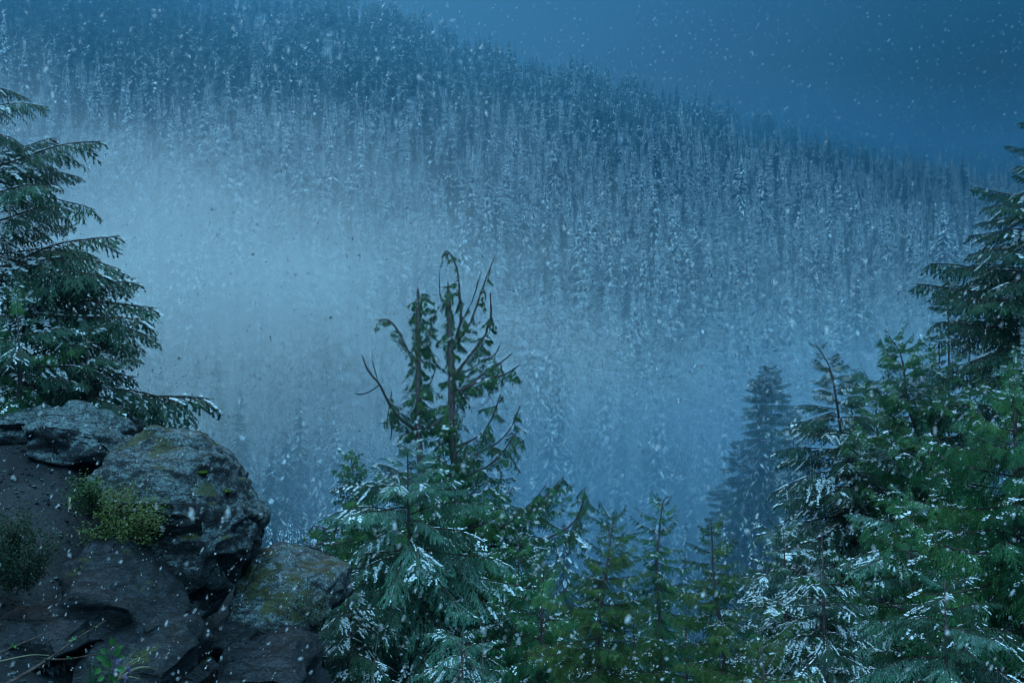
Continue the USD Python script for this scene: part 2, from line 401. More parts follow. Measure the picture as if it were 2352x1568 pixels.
def feather(mb, a, b, w, step, rng, bend=0.0, flat=None):
    """needles or scale leaves both sides of the twig a-b"""
    ln = np.linalg.norm(b - a)
    n = max(2, int(ln / step))
    d, s, u = rot_to(b - a)
    if flat is not None:
        s = np.cross(flat, d); s = s / (np.linalg.norm(s) + 1e-9)
        u = np.cross(d, s)
    t = np.linspace(0, 1, n + 1)
    pts = a + np.outer(t, b - a); pts[:, 2] -= bend * ln * t * t
    taper = w * (1 - .55 * t[:-1] ** 2)
    tilt = rng.uniform(-.6, .6, (2, n, 1)) * taper[:, None] * u
    jl = rng.uniform(.7, 1.25, (2, n, 1))
    fwd = d * step * 1.3
    tl = pts[:-1] + (s * taper[:, None] + fwd) * jl[0] + tilt[0]
    tr = pts[:-1] + (-s * taper[:, None] + fwd) * jl[1] + tilt[1]
    v = np.vstack([pts, tl, tr])
    i = np.arange(n)
    f = np.vstack([np.stack([i, i + 1, n + 1 + i], 1), np.stack([i, 2 * n + 1 + i, i + 1], 1)])
    mb.add(v, f)


ICO = trimesh.creation.icosphere(0, 1.0)
ICO_V, ICO_F = np.array(ICO.vertices), np.array(ICO.faces)


def blob(mb, c, d, half, rng):
    d, s, u = rot_to(d)
    v = ICO_V * (1 + .5 * (meshkit.noise(ICO_V * 1.9 + rng.uniform(0, 90, 3), 3)[:, None] - .5) * 1.6)
    v = v * np.where(v[:, 2:] < 0, [1, 1, .45], [1, 1, 1])
    mb.add(c + np.outer(v[:, 0] * half[0], d) + np.outer(v[:, 1] * half[1], s) + np.outer(v[:, 2] * half[2], u), ICO_F)


def fir_bough(rng, ln=2.0, snowy=.5, droop=.16, dens=1.0, spread=1.0, lift=.05):
    wood, leaf, snow = MB(), MB(), MB()
    t = np.linspace(0, 1, 12)
    ax = np.stack([t * ln, .10 * ln * (rng.uniform(-1, 1) * t * t + .25 * np.sin(5 * t + rng.uniform(0, 6)) * t), ln * (lift * t - droop * t ** 2.2)], 1)
    ax[:, 2] += .02 * ln * np.sin(7 * t + rng.uniform(0, 6))
    wood.add(*tube(ax, .016 * ln / 2 * (1 - .85 * t) + .002, 5))
    n2 = int(19 * dens)
    sn_phase = rng.uniform(0, 6)
    for k in range(n2):
        for side in (-1, 1):
            s = (k + rng.uniform(.1, .9)) / n2 * .92 + .07
            if s < .22 and rng.random() < .5:
                continue
            base = np.array([np.interp(s, t, ax[:, j]) for j in range(3)])
            l = ln * spread * (.07 + .30 * (1 - s) ** .75 * min(1, .35 + 2.0 * s)) * rng.uniform(.55, 1.3)
            ang = math.radians(rng.normal(52, 11)) * side
            dz = -rng.uniform(.25, 1.0)
            d = np.array([math.cos(ang), math.sin(ang), dz]); d /= np.linalg.norm(d)
            q = np.linspace(0, 1, 5)
            tw = base + np.outer(q * l, d); tw[:, 2] -= .22 * l * q * q; tw[:, 0] += .12 * l * q * q
            wood.add(*tube(tw, .0045 * (1 - .8 * q) + .001, 3, False))
            feather(leaf, tw[2], tw[4], .020, .016, rng)
            n3 = max(3, int(l / .034))
            for m in range(n3):
                r = (m + rng.uniform(.2, .9)) / n3
                b = np.array([np.interp(r, q, tw[:, j]) for j in range(3)])
                sd = 1 if (m + (side > 0)) % 2 else -1
                a2 = ang + sd * math.radians(rng.normal(48, 12))
                l3 = (.045 + .34 * l * (1 - r) ** .8 * .9) * rng.uniform(.6, 1.3)
                l3 = min(l3, .22)
                d3 = np.array([math.cos(a2), math.sin(a2), dz * .7 - rng.uniform(0, .8)]); d3 /= np.linalg.norm(d3)
                feather(leaf, b, b + d3 * l3, .021, .017, rng, rng.uniform(.1, .6))
            # snow lying in patches on the upper side
            patch = .5 + .5 * math.sin(5.5 * s + sn_phase + .8 * side) + rng.uniform(-.15, .15)
            if patch < snowy * 1.05:
                r0_, r1_ = rng.uniform(.15, .55), rng.uniform(.75, 1.0)
                nb = max(3, int(l / .010 * (r1_ - r0_)))
                for _ in range(nb):
                    r = rng.uniform(r0_, r1_)
                    b = np.array([np.interp(r, q, tw[:, j]) for j in range(3)])
                    h = rng.uniform(.45, 1.0)
                    a2 = ang + rng.choice([-.8, 0, .8]) + rng.normal(0, .2)
                    d3 = np.array([math.cos(a2), math.sin(a2), dz * .6])
                    off = d3 * rng.uniform(0, .16 * l * (1 - r) + .02)
                    blob(snow, b + off + [0, 0, .010], d3, (.034 * h, .025 * h, .014 * h), rng)
    feather(leaf, ax[8], ax[-1] + [.05, 0, 0], .022, .016, rng)
    for k in range(int(34 * snowy)):
        s = rng.uniform(.25, 1)
        b = np.array([np.interp(s, t, ax[:, j]) for j in range(3)])
        blob(snow, b + [0, 0, .018], np.array([1, rng.normal(0, .2), -.1]), (.06 * rng.uniform(.3, 1), .02, .013), rng)
    return wood, leaf, snow


def cedar_spray(mb, wood, root, d, size, rng, hang):
    """one flat drooping spray"""
    q = np.linspace(0, 1, 6)
    tw = root + np.outer(q * size * (1 - .45 * hang), d); tw[:, 2] -= hang * size * .75 * q ** 1.5
    wood.add(*tube(tw, .0035 * (1 - .8 * q) + .0008, 3, False))
    nrm = np.cross(tw[-1] - tw[0], rng.normal(0, 1, 3)); nrm /= np.linalg.norm(nrm) + 1e-9
    n = max(4, int(size / .034))
    for m in range(n):
        r = (m + rng.uniform(.3, .8)) / n
        b = np.array([np.interp(r, q, tw[:, j]) for j in range(3)])
        dd = np.array([np.interp(min(1, r + .1), q, tw[:, j]) for j in range(3)]) - np.array([np.interp(max(0, r - .1), q, tw[:, j]) for j in range(3)])
        dd /= np.linalg.norm(dd) + 1e-9
        sd = np.cross(nrm, dd) * (1 if m % 2 else -1)
        l3 = size * (.10 + .42 * (1 - r) ** .9 * min(1, .4 + 1.8 * r)) * rng.uniform(.6, 1.25)
        d3 = dd * .75 + sd * .7 + rng.normal(0, .12, 3); d3[2] -= .25; d3 /= np.linalg.norm(d3)
        e = b + d3 * l3
        feather(mb, b, e, .0125, .022, rng, .22, nrm)
        if l3 > .09:
            for u in (.35, .6):
                b2 = b + (e - b) * u
                d4 = d3 * .8 + sd * rng.choice([-.7, .7]) + [0, 0, -.35]; d4 /= np.linalg.norm(d4)
                feather(mb, b2, b2 + d4 * l3 * .42, .011, .022, rng, .2, nrm)
    feather(mb, tw[2], tw[5], .013, .022, rng, 0, nrm)


def cedar_bough(rng, ln=1.8, snowy=.2, droop=.05, hang=.75, n2=15, lift=.0, tipup=.12, sz=1.0):
    wood, leaf, snow = MB(), MB(), MB()
    t = np.linspace(0, 1, 12)
    ax = np.stack([t * ln, .12 * ln * rng.uniform(-1, 1) * t * t, ln * (lift * t - droop * np.sin(np.pi * t * .8) + tipup * t ** 3)], 1)
    wood.add(*tube(ax, .015 * ln / 2 * (1 - .85 * t) + .002, 5))
    for k in range(n2):
        for side in (-1, 1):
            s = (k + rng.uniform(.1, .9)) / n2 * .9 + .1
            b = np.array([np.interp(s, t, ax[:, j]) for j in range(3)])
            a = side * math.radians(rng.normal(55, 16))
            d = np.array([math.cos(a), math.sin(a), rng.uniform(-.3, .25)]); d /= np.linalg.norm(d)
            size = (.16 + .34 * (1 - s) ** .7) * ln / 1.8 * sz * rng.uniform(.65, 1.35)
            cedar_spray(leaf, wood, b, d, size, rng, min(1.0, hang * rng.uniform(.6, 1.35)))
            if rng.random() < snowy:
                for _ in range(rng.integers(8, 22)):
                    h = rng.uniform(.35, 1.0) ** 1.5
                    r = rng.uniform(.05, .55)
                    p = b + d * size * r * [1, 1, .3] + [0, 0, .012 - hang * size * .75 * r ** 1.5]
                    blob(snow, p + rng.normal(0, .028, 3) * [1, 1, .3], d * [1, 1, .3] + rng.normal(0, .35, 3), (.034 * h, .026 * h, .014 * h), rng)
    cedar_spray(leaf, wood, ax[9], ax[-1] - ax[8], .22 * ln / 1.8, rng, .5)
    return wood, leaf, snow


m_twig = usdkit.material(stage, L + 'twig', {'g': ('geometry', {}), 'n': ('noise_texture', {'scale': 25.0, 'detail': 3.0}),
                         'r': ('rgb_ramp', {'ramp': [(.35, (.030, .020, .018)), (.65, (.10, .065, .055))]}), 'p': ('principled_bsdf', {'roughness': .85, 'specular_ior_level': .2})},
                         [('g.position', 'n.vector'), ('n.fac', 'r.fac'), ('r.color', 'p.base_color')], surface='p.BSDF')
m_deadwood = usdkit.material(stage, L + 'dead_wood', {'g': ('geometry', {}), 'n': ('noise_texture', {'scale': 22.0, 'detail': 4.0}),
                             'r': ('rgb_ramp', {'ramp': [(.35, (.020, .015, .016)), (.65, (.075, .055, .055))]}), 'p': ('principled_bsdf', {'roughness': .85})},
                             [('g.position', 'n.vector'), ('n.fac', 'r.fac'), ('r.color', 'p.base_color')], surface='p.BSDF')
m_fir = leaf_mat('dark_fir_needles', (.012, .040, .028), (.022, .078, .044), (.040, .120, .060), 3.0)
m_pale = leaf_mat('pale_hemlock_needles', (.030, .110, .074), (.068, .195, .124), (.14, .30, .20), 3.0, frost=.30)
m_frosted = leaf_mat('frosted_fir_needles', (.012, .040, .028), (.024, .082, .050), (.045, .125, .065), 3.0, frost=.55)
m_cedar_frosted = leaf_mat('frosted_cedar_scales', (.014, .066, .030), (.034, .130, .052), (.080, .20, .065), 3.0, frost=.50)
m_cedar = leaf_mat('cedar_scales', (.016, .080, .036), (.042, .165, .062), (.095, .24, .072), 3.0)
m_young = leaf_mat('young_cedar_scales', (.024, .078, .022), (.060, .135, .032), (.125, .185, .05), 4.0)

SPECIES = {}


def species(key, builder, mat, variants):
    rng = np.random.default_rng(sum(map(ord, key)))
    SPECIES[key] = []
    for k, kw in enumerate(variants):
        wood, leaf, snow = builder(rng, **kw)
        c = stage.CreateClassPrim(f'/World/_bough_{key}_{k}'); c.SetTypeName('Xform')
        usdkit.mesh(stage, f'{c.GetPath()}/wood', wood.out(), m_twig)
        tag(usdkit.mesh(stage, f'{c.GetPath()}/needles', leaf.out(), mat), kind='stuff')
        if snow:
            tag(usdkit.mesh(stage, f'{c.GetPath()}/snow', snow.out(), m_snow, True), kind='stuff')
        SPECIES[key].append((c.GetPath(), kw.get('ln', 2.0 if builder is fir_bough else 1.8)))


D5 = [dict(droop=d) for d in (.10, .16, .22, .14, .19)]
species('fir', fir_bough, m_fir, [dict(snowy=s, **k) for s, k in zip((.18, .28, .12, .40, .22), D5)])
species('fir_bare', fir_bough, m_fir, [dict(snowy=s, **k) for s, k in zip((.08, .05, .12, .05, .1), D5)])
species('fir_snowy', fir_bough, m_frosted, [dict(snowy=s, **k) for s, k in zip((.32, .46, .25, .4, .3), D5)])
species('hemlock', fir_bough, m_pale, [dict(snowy=s, droop=d, dens=1.1) for s, d in zip((.10, .26, .05, .18, .08), (.2, .3, .26, .34, .22))])
species('cedar', cedar_bough, m_cedar, [dict(snowy=s, tipup=u, hang=h) for s, u, h in zip((.05, .12, .03, .2, .08), (.12, .3, .05, .18, .22), (.8, .9, .7, 1.0, .85))])
species('cedar_snowy', cedar_bough, m_cedar_frosted, [dict(snowy=s, tipup=u, hang=h) for s, u, h in zip((.35, .5, .42), (.02, .08, .0), (.6, .7, .65))])
species('young', cedar_bough, m_young, [dict(snowy=s, tipup=u, hang=h, n2=13, sz=1.2) for s, u, h in zip((.02, .08, .0, .05), (.0, .1, -.08, .05), (.6, .75, .7, .85))])
species('spray', cedar_bough, m_cedar, [dict(ln=.5, snowy=s, tipup=-.06, droop=.02, hang=h, n2=9, sz=1.75) for s, h in zip((.06, .0, .15, .03, .0), (1.0, 1.15, .9, 1.2, 1.05))])


def bough(tree, key, at, az, pitch, length, rng, name='branch', k=None):
    """a bough of the tree, at: in the tree's own frame; az, pitch in radians"""
    path, ln = SPECIES[key][int(rng.integers(len(SPECIES[key]))) if k is None else k]
    x = UsdGeom.Xform.Define(stage, child_path(tree.GetPath(), name))
    x.AddTranslateOp().Set(Gf.Vec3d(*map(float, at)))
    x.AddRotateZOp().Set(math.degrees(az))
    x.AddRotateYOp().Set(-math.degrees(pitch))
    s = length / ln
    x.AddScaleOp().Set(Gf.Vec3f(float(s), float(s * rng.choice([-1, 1]) * rng.uniform(.85, 1.15)) if False else float(s * rng.uniform(.85, 1.2)), float(s)))
    x.GetPrim().GetReferences().AddInternalReference(path)
    x.GetPrim().SetInstanceable(True)


def conifer(name, label, cat, path, D, key, profile, seed, r0=.06, gap=.16, per=4, pitch=(.25, -.35), tips=(), group=None, base=None, mat=None, skip=None, top_sprig=True, alt=None):
    """a near conifer. path: (U, V) of the stem from its top down as read at distance D, the stem then goes down to the ground;
    profile: [(metres below the top, bough length)]; tips: (U, V, U-attach, V-attach, dy) of boughs whose ends the photograph shows"""
    rng = np.random.default_rng(seed)
    w = np.array([P(u, v, D) for u, v in path])
    gz = float(height(w[-1][0], D)) - .1
    if w[-1][2] > gz + .3:
        dxy = (w[-1] - w[-2]) * .25
        w = np.vstack([w, [w[-1][0] + dxy[0] * .5, D, gz]])
    stem = curve(w, 28)
    b = np.array([stem[-1][0], D, stem[-1][2]])
    t = thing(name, label, cat, b, group=group)
    stem = stem - b
    zt = stem[0][2]
    depth = zt - stem[:, 2]
    rad = np.interp(depth, [0, .6, max(depth)], [.006, .006 + r0 * .16, r0])
    part(t, 'trunk', tube(stem[::-1], rad[::-1], 8), mat or m_bark, True)
    z = .05 if top_sprig else .3
    a = rng.uniform(0, 6.28)
    maxd = min(max(depth) - .1, profile[-1][0])
    while z < maxd:
        l = np.interp(z, [p[0] for p in profile], [p[1] for p in profile])
        n = per if z > .5 else max(2, per - 1)
        a += rng.uniform(.4, 1.2)
        for j in range(n):
            aa = a + 6.283 * j / n + rng.uniform(-.35, .35)
            zz = z + rng.uniform(-.45, .45) * gap
            if zz < 0 or (skip and skip(zz, aa, rng)):
                continue
            at = np.array([np.interp(zt - zz, stem[::-1, 2], stem[::-1, k]) for k in range(2)] + [zt - zz])
            pt = np.interp(zz / max(maxd, 1e-6), [0, .25, 1], [max(pitch[0], .7), pitch[0], pitch[1]]) + rng.uniform(-.15, .15)
            kk = key if alt is None or rng.random() > alt[1] else alt[0]
            bough(t, kk, at, aa, pt, l * rng.uniform(.7, 1.2), rng)
        z += gap * rng.uniform(.8, 1.2) * (1 + .12 * z)
    for tip in tips:
        u, v, ua, va = tip[:4]; dy = tip[4] if len(tip) > 4 else 0
        s = P(ua, va, D) - b
        at = np.array([np.interp(s[2], stem[::-1, 2], stem[::-1, k]) for k in range(2)] + [s[2]])
        e = P(u, v, D + dy) - b
        d = e - at
        ln = np.linalg.norm(d)
        bough(t, tip[5] if len(tip) > 5 else key, at, math.atan2(d[1], d[0]), math.asin(d[2] / ln) + .06, ln * 1.02, rng)
    return t, b, stem
# ---------------------------------------------------------------- the near trees
# tall fir at the left edge, its trunk just outside the picture
conifer('fir_tree', 'tall dark fir at the left edge, long flat boughs lightly edged with snow', 'tree', [(-70, -40), (-66, 300), (-62, 700), (-60, 1000)], 13.0, 'fir',
        [(0, .2), (1.5, .9), (3.5, 1.5), (6.5, 2.0)], 11, r0=.15, gap=.36, per=4, pitch=(.05, -.15), skip=lambda z, a, r: math.cos(a) > .35 and z < 5.6,
        tips=[(110, 240, -66, 250, .1), (60, 222, -66, 190, .5), (70, 330, -66, 290, -.3), (228, 326, -66, 395, .2), (120, 310, -66, 380, .6), (206, 470, -66, 415, .0), (175, 385, -66, 400, .6), (120, 430, -66, 450, -.6),
              (150, 480, -66, 520, -.6), (165, 520, -66, 560, .5), (268, 532, -66, 640, .2), (268, 578, -66, 620, -.4), (200, 560, -66, 590, .9), (310, 652, -66, 690, .1), (295, 612, -66, 690, .5), (240, 640, -66, 650, -.7), (352, 690, -62, 740, .0),
              (355, 738, -62, 735, .5), (300, 720, -62, 735, -.6), (250, 700, -62, 760, .9), (318, 778, -62, 850, .1), (300, 850, -62, 860, .6), (330, 880, -62, 880, -.2), (455, 903, -62, 915, .1), (400, 925, -62, 905, -.3), (360, 950, -62, 930, .5), (240, 900, -62, 880, -.6)])
# hemlocks under it, behind the outcrop
conifer('hemlock_tree', 'bushy green hemlock behind the left outcrop under the tall fir', 'tree', [(40, 690), (45, 850), (50, 1000)], 11.9, 'cedar',
        [(0, .3), (.6, .9), (1.6, 1.35)], 12, r0=.05, gap=.17, per=5, pitch=(.1, -.3), alt=('fir', .5))
conifer('hemlock_tree', 'smaller dark hemlock at the right of the bushy one, leaning over the outcrop', 'tree', [(200, 765), (205, 860), (208, 1000)], 12.3, 'fir',
        [(0, .35), (.5, .75), (1.2, .95)], 13, r0=.05, gap=.17, per=5, pitch=(.1, -.25), alt=('hemlock', .2))

# the cedar with two bare leaders
DC = 17.0
rngc = np.random.default_rng(31)
cb = P(1010, 1700, DC); cb[2] = float(height(cb[0], DC)) - .1
cedar = thing('dead_topped_cedar', 'ragged yellow cedar with two bare brown leaders and hanging sprays in the middle', 'tree', cb)


def limb(pts, r0, r1, dy=(0, 0), n=18, nm='limb', mat=None, sprays=0, size=.55, s0=.1, s1=.95, sides=7, keep=None):
    w = np.array([P(u, v, DC + dy[0] + (dy[1] - dy[0]) * k / (len(pts) - 1)) for k, (u, v) in enumerate(pts)])
    c = curve(w, n) - cb
    # pts run from the tip to the root
    part(cedar, nm, tube(c[::-1], (r1 + (r0 * .72 - r1) * np.linspace(0, 1, n) ** (.45 if nm == 'trunk' else .8))[::-1], sides), mat or m_bark, True)
    for k in range(sprays):
        s = s0 + (s1 - s0) * (k + rngc.uniform(0, 1)) / sprays
        at = np.array([np.interp(s, np.linspace(0, 1, n), c[:, j]) for j in range(3)])
        bough(cedar, 'spray', at, rngc.uniform(-.35, 3.5) if nm == 'trunk' else rngc.uniform(0, 6.28), rngc.uniform(-1.25, -.1), size * .88 * rngc.uniform(.55, 1.25) * (.55 + .45 * min(1, s * 2)), rngc, 'spray')
    return c


limb([(960, 660), (960, 733), (961, 878), (961, 982), (968, 1100), (985, 1300), (1005, 1568)], .10, .006, nm='trunk', n=40, sprays=50, size=.50, s0=.02, s1=.52)
limb([(1029, 647), (1033, 748), (1037, 878), (1038, 1003), (1046, 1105), (1035, 1300), (1015, 1568)], .115, .006, nm='trunk', n=40, sprays=50, size=.50, s0=.02, s1=.52)
limb([(1016, 594), (1024, 577), (1036, 586), (1051, 622), (1056, 679), (1058, 740), (1042, 800)], .03, .006, (.2, 0), sprays=16, size=.28, s0=.0)
limb([(1137, 589), (1122, 625), (1105, 672), (1080, 741), (1058, 775), (1038, 800)], .03, .005, (.3, 0), sprays=13, size=.3)
limb([(1126, 672), (1127, 730), (1108, 780), (1090, 802), (1043, 863)], .032, .006, (-.2, 0), sprays=14, size=.38, s0=.2)
limb([(1175, 812), (1150, 832), (1123, 848), (1090, 874), (1043, 905)], .03, .006, (.2, 0), sprays=10, size=.4, s0=.25)
limb([(1195, 838), (1155, 861), (1108, 872), (1043, 905)], .03, .006, (-.4, 0), sprays=9, size=.42, s0=.0)
limb([(1148, 795), (1133, 818), (1105, 830), (1075, 850), (1040, 862)], .02, .004, (.5, 0), sprays=7, size=.38, s0=.2)
limb([(864, 748), (876, 736), (889, 733), (911, 755), (936, 802), (958, 830)], .026, .005, (0, 0), sprays=9, size=.33, s0=.0)
e = limb([(831, 816), (846, 852), (871, 881), (889, 917), (918, 960), (960, 990)], .04, .006, (-.2, 0), sprays=5, size=.42, s0=.62, mat=m_deadwood)
limb([(855, 831), (861, 850), (871, 884)], .010, .005, (-.2, -.16), nm='dead_twig', mat=m_deadwood, n=8, sides=5)
limb([(815, 903), (828, 906), (850, 899), (871, 884)], .010, .004, (-.2, -.16), nm='dead_twig', mat=m_deadwood, n=10, sides=5)
limb([(846, 838), (850, 852)], .006, .004, (-.2, -.2), nm='dead_twig', mat=m_deadwood, n=4, sides=4)
limb([(1033, 955), (1015, 965), (993, 976), (961, 990)], .026, .022, (0, 0), sprays=5, size=.4, s0=0)
limb([(1000, 850), (985, 890), (975, 920), (960, 945)], .018, .006, (-.3, 0), sprays=7, size=.45, s0=0)
limb([(1012, 700), (995, 730), (985, 770), (961, 800)], .014, .004, (-.2, 0), sprays=7, size=.42, s0=0)
limb([(1105, 625), (1085, 690), (1060, 740), (1040, 790)], .014, .004, (-.3, 0), sprays=4, size=.3, s0=.4, mat=m_deadwood)
limb([(1010, 620), (1009, 660), (1014, 690), (1030, 720)], .010, .004, (-.1, 0), nm='dead_twig', mat=m_deadwood, n=8, sides=5)
limb([(906, 925), (900, 970), (898, 1010)], .008, .004, (-.3, -.2), nm='dead_twig', mat=m_deadwood, n=8, sides=5)
limb([(900, 900), (893, 940), (889, 965)], .012, .005, (-.25, -.2), sprays=4, size=.3, s0=0)
limb([(1195, 930), (1180, 970), (1150, 1010), (1100, 1040), (1043, 1060)], .03, .006, (.3, 0), sprays=9, size=.5, s0=0)
limb([(1150, 905), (1130, 960), (1100, 1000), (1043, 1030)], .026, .006, (-.3, 0), sprays=9, size=.5, s0=0)
limb([(1190, 985), (1160, 1030), (1120, 1070), (1046, 1100)], .026, .006, (-.4, 0), sprays=9, size=.55, s0=0)
limb([(1255, 1112), (1225, 1150), (1187, 1180), (1110, 1200), (1040, 1210)], .035, .006, (-.3, 0), sprays=18, size=.5, s0=0)
limb([(1296, 1092), (1275, 1115), (1240, 1150), (1187, 1190), (1100, 1230), (1035, 1240)], .04, .006, (.3, 0), sprays=24, size=.56, s0=0)
limb([(1344, 1118), (1340, 1150), (1311, 1206), (1222, 1247), (1116, 1255), (1030, 1275)], .04, .006, (0, 0), sprays=26, size=.58, s0=0)
limb([(719, 1206), (745, 1212), (800, 1220), (870, 1232), (985, 1270)], .038, .006, (.2, 0), sprays=12, size=.6, s0=0)
limb([(700, 1255), (760, 1245), (830, 1270), (990, 1330)], .035, .006, (-.3, 0), sprays=12, size=.62, s0=0)
# boughs hanging from the long limbs at the right and left of the lower crown
for (u, v, az, l) in [(1150, 1150, .2, 1.0), (1190, 1180, -.3, 1.0), (1215, 1160, .1, .85), (1245, 1185, .4, .8), (1265, 1150, -.2, .7), (1120, 1215, -.5, 1.1), (1170, 1230, .3, 1.1), (1225, 1215, -.4, 1.0), (1270, 1230, .2, .85), (1300, 1205, -.2, .7), (1325, 1175, .1, .5),
                      (1160, 1265, 0, 1.1), (1230, 1265, -.2, 1.0), (800, 1230, 3.0, .9), (850, 1240, 3.3, 1.1), (770, 1235, 3.1, .7), (1100, 1150, -.7, 1.1), (1090, 1100, .2, .9), (1130, 1090, -.2, .7), (1280, 1120, 0, .5)]:
    bough(cedar, 'cedar', P(u, v, DC + rngc.uniform(-.5, .5)) - cb - [l * math.cos(az) * .4, 0, 0], az, rngc.uniform(-.35, .1), l, rngc)
# the dense lower crown
for k in range(170):
    dz = rngc.uniform(0, 1) ** 1.2
    v = 960 + 570 * dz
    lim = np.interp(v, [950, 1080, 1150, 1300, 1530], [.40, .75, 1.25, 2.0, 2.2])
    az = rngc.uniform(0, 6.28)
    at = P(np.interp(v, [1000, 1300, 1530], [1010, 1010, 1008]), v, DC) - cb
    bough(cedar, 'cedar', at, az, rngc.uniform(-.25, .35), lim * rngc.uniform(.65, 1.1), rngc)

conifer('cedar_sapling', 'thin cedar leader capped with snow left of the pale hemlock', 'tree', [(806, 1046), (812, 1090), (826, 1150), (838, 1220), (850, 1320)], 15.5, 'spray',
        [(0, .22), (.5, .34), (1.2, .55), (2.2, .9)], 41, r0=.035, gap=.11, per=4, pitch=(.2, -.3))
conifer('hemlock_tree', 'pale blue-green hemlock with snowy drooping boughs in front of the two leaders', 'tree', [(936, 1030), (938, 1150), (940, 1300), (942, 1568)], 13.5, 'hemlock',
        [(0, .22), (.4, .62), (.9, 1.05), (1.6, 1.45), (2.6, 1.8), (3.6, 2.1)], 42, r0=.055, gap=.17, per=5, pitch=(.1, -.35), alt=('fir', .25))
conifer('cedar_tree', 'low dark cedar with snow clumps at the foot of the middle group', 'tree', [(1250, 1290), (1245, 1400), (1240, 1568)], 13.0, 'cedar',
        [(0, .3), (.6, .8), (1.6, 1.3), (2.6, 1.6)], 43, r0=.05, gap=.22, per=5, pitch=(.15, -.3), alt=('cedar_snowy', .3))
conifer('hemlock_tree', 'low snowy hemlock at the bottom edge below the pale hemlock', 'tree', [(1060, 1450), (1062, 1568)], 11.0, 'hemlock',
        [(0, .3), (.5, .7), (1.6, 1.1)], 44, r0=.04, gap=.18, per=5, pitch=(.1, -.3), alt=('fir_snowy', .45))
conifer('hemlock_tree', 'dark hemlock low at the right of the mossy slab, snow on its outer boughs', 'tree', [(800, 1330), (802, 1450), (805, 1568)], 12.4, 'fir',
        [(0, .3), (.5, .7), (1.6, 1.15)], 45, r0=.04, gap=.18, per=5, pitch=(.1, -.3), alt=('fir_snowy', .3))

conifer('cedar_tree', 'dark cedar thicket tree under the long right limbs of the dead-topped cedar', 'tree', [(1190, 1235), (1192, 1350), (1195, 1568)], 15.6, 'cedar',
        [(0, .3), (.5, .8), (1.4, 1.4), (2.6, 1.8)], 46, r0=.05, gap=.2, per=5, pitch=(.15, -.3))
conifer('cedar_tree', 'dark low cedar between the thinnest and rightmost young cedars', 'tree', [(1575, 1390), (1577, 1568)], 12.0, 'cedar',
        [(0, .25), (.5, .6), (1.4, 1.0)], 47, r0=.04, gap=.18, per=5, pitch=(.15, -.35), alt=('hemlock', .25))
conifer('hemlock_tree', 'dark low hemlock between the leftmost and thinnest young cedars', 'tree', [(1455, 1370), (1457, 1568)], 12.5, 'fir_bare',
        [(0, .25), (.5, .6), (1.4, 1.1)], 48, r0=.04, gap=.18, per=5, pitch=(.1, -.35), alt=('hemlock', .3))

# three young cedars
conifer('young_cedar', 'yellow-green young cedar, leftmost of the three slender ones', 'tree', [(1410, 1186), (1406, 1215), (1392, 1315), (1374, 1439), (1372, 1568)], 10.5, 'young',
        [(0, .22), (.3, .36), (.8, .52), (1.4, .72), (2.4, .9)], 51, r0=.045, gap=.10, per=4, pitch=(.3, -.35))
conifer('young_cedar', 'tallest and thinnest young cedar, gaps between its drooping sprays, middle of three', 'tree', [(1536, 1140), (1524, 1150), (1518, 1190), (1510, 1263), (1508, 1322), (1515, 1414), (1522, 1568)], 11.0, 'cedar',
        [(0, .22), (.3, .32), (.9, .44), (1.6, .6), (2.4, .75)], 52, r0=.04, gap=.12, per=4, pitch=(-.1, -.6))
conifer('young_cedar', 'yellow-green young cedar beside the snowy bush, rightmost of the three slender ones', 'tree', [(1634, 1206), (1635, 1230), (1637, 1273), (1642, 1368), (1660, 1456), (1665, 1568)], 9.8, 'young',
        [(0, .2), (.3, .3), (.7, .42), (1.4, .62), (2.4, .85)], 53, r0=.045, gap=.10, per=4, pitch=(.2, -.35))
conifer('cedar_tree', 'low olive cedar filling the bottom edge right of the young cedars', 'tree', [(1750, 1480), (1755, 1590)], 8.6, 'young',
        [(0, .35), (.4, .8), (1.2, 1.1)], 55, r0=.04, gap=.2, per=5, pitch=(.05, -.35), alt=('cedar', .5))

# the right-hand group
conifer('fir_tree', 'snowy fir with a slanting bare-tipped leader, left edge of the right-hand group', 'tree', [(1873, 790), (1890, 815), (1906, 845), (1920, 913), (1938, 1032), (1960, 1120), (1975, 1300)], 16.5, 'fir_snowy',
        [(0, .16), (.35, .28), (.7, .5), (1.3, .9), (2.2, 1.35), (3.4, 1.8), (4.6, 2.0)], 61, r0=.06, gap=.15, per=4, pitch=(.15, -.30), alt=('fir', .5))
conifer('cedar_tree', 'round-topped green cedar between the slanting fir and the tall right fir', 'tree', [(2045, 782), (2062, 800), (2075, 840), (2085, 930), (2118, 1035), (2135, 1200), (2140, 1400)], 15.0, 'cedar',
        [(0, .35), (.35, .62), (.9, .85), (1.8, 1.15), (3.2, 1.5), (4.4, 1.7)], 62, r0=.075, gap=.17, per=5, pitch=(.45, -.15), alt=('fir_snowy', .18))
conifer('cedar_tree', 'narrow green cedar with a visible reddish trunk beside the round-topped cedar', 'tree', [(2150, 782), (2157, 800), (2158, 900), (2158, 1000), (2160, 1200)], 15.8, 'cedar',
        [(0, .2), (.4, .42), (1.2, .7), (2.4, 1.1), (4.2, 1.5)], 63, r0=.08, gap=.19, per=4, pitch=(.3, -.2))
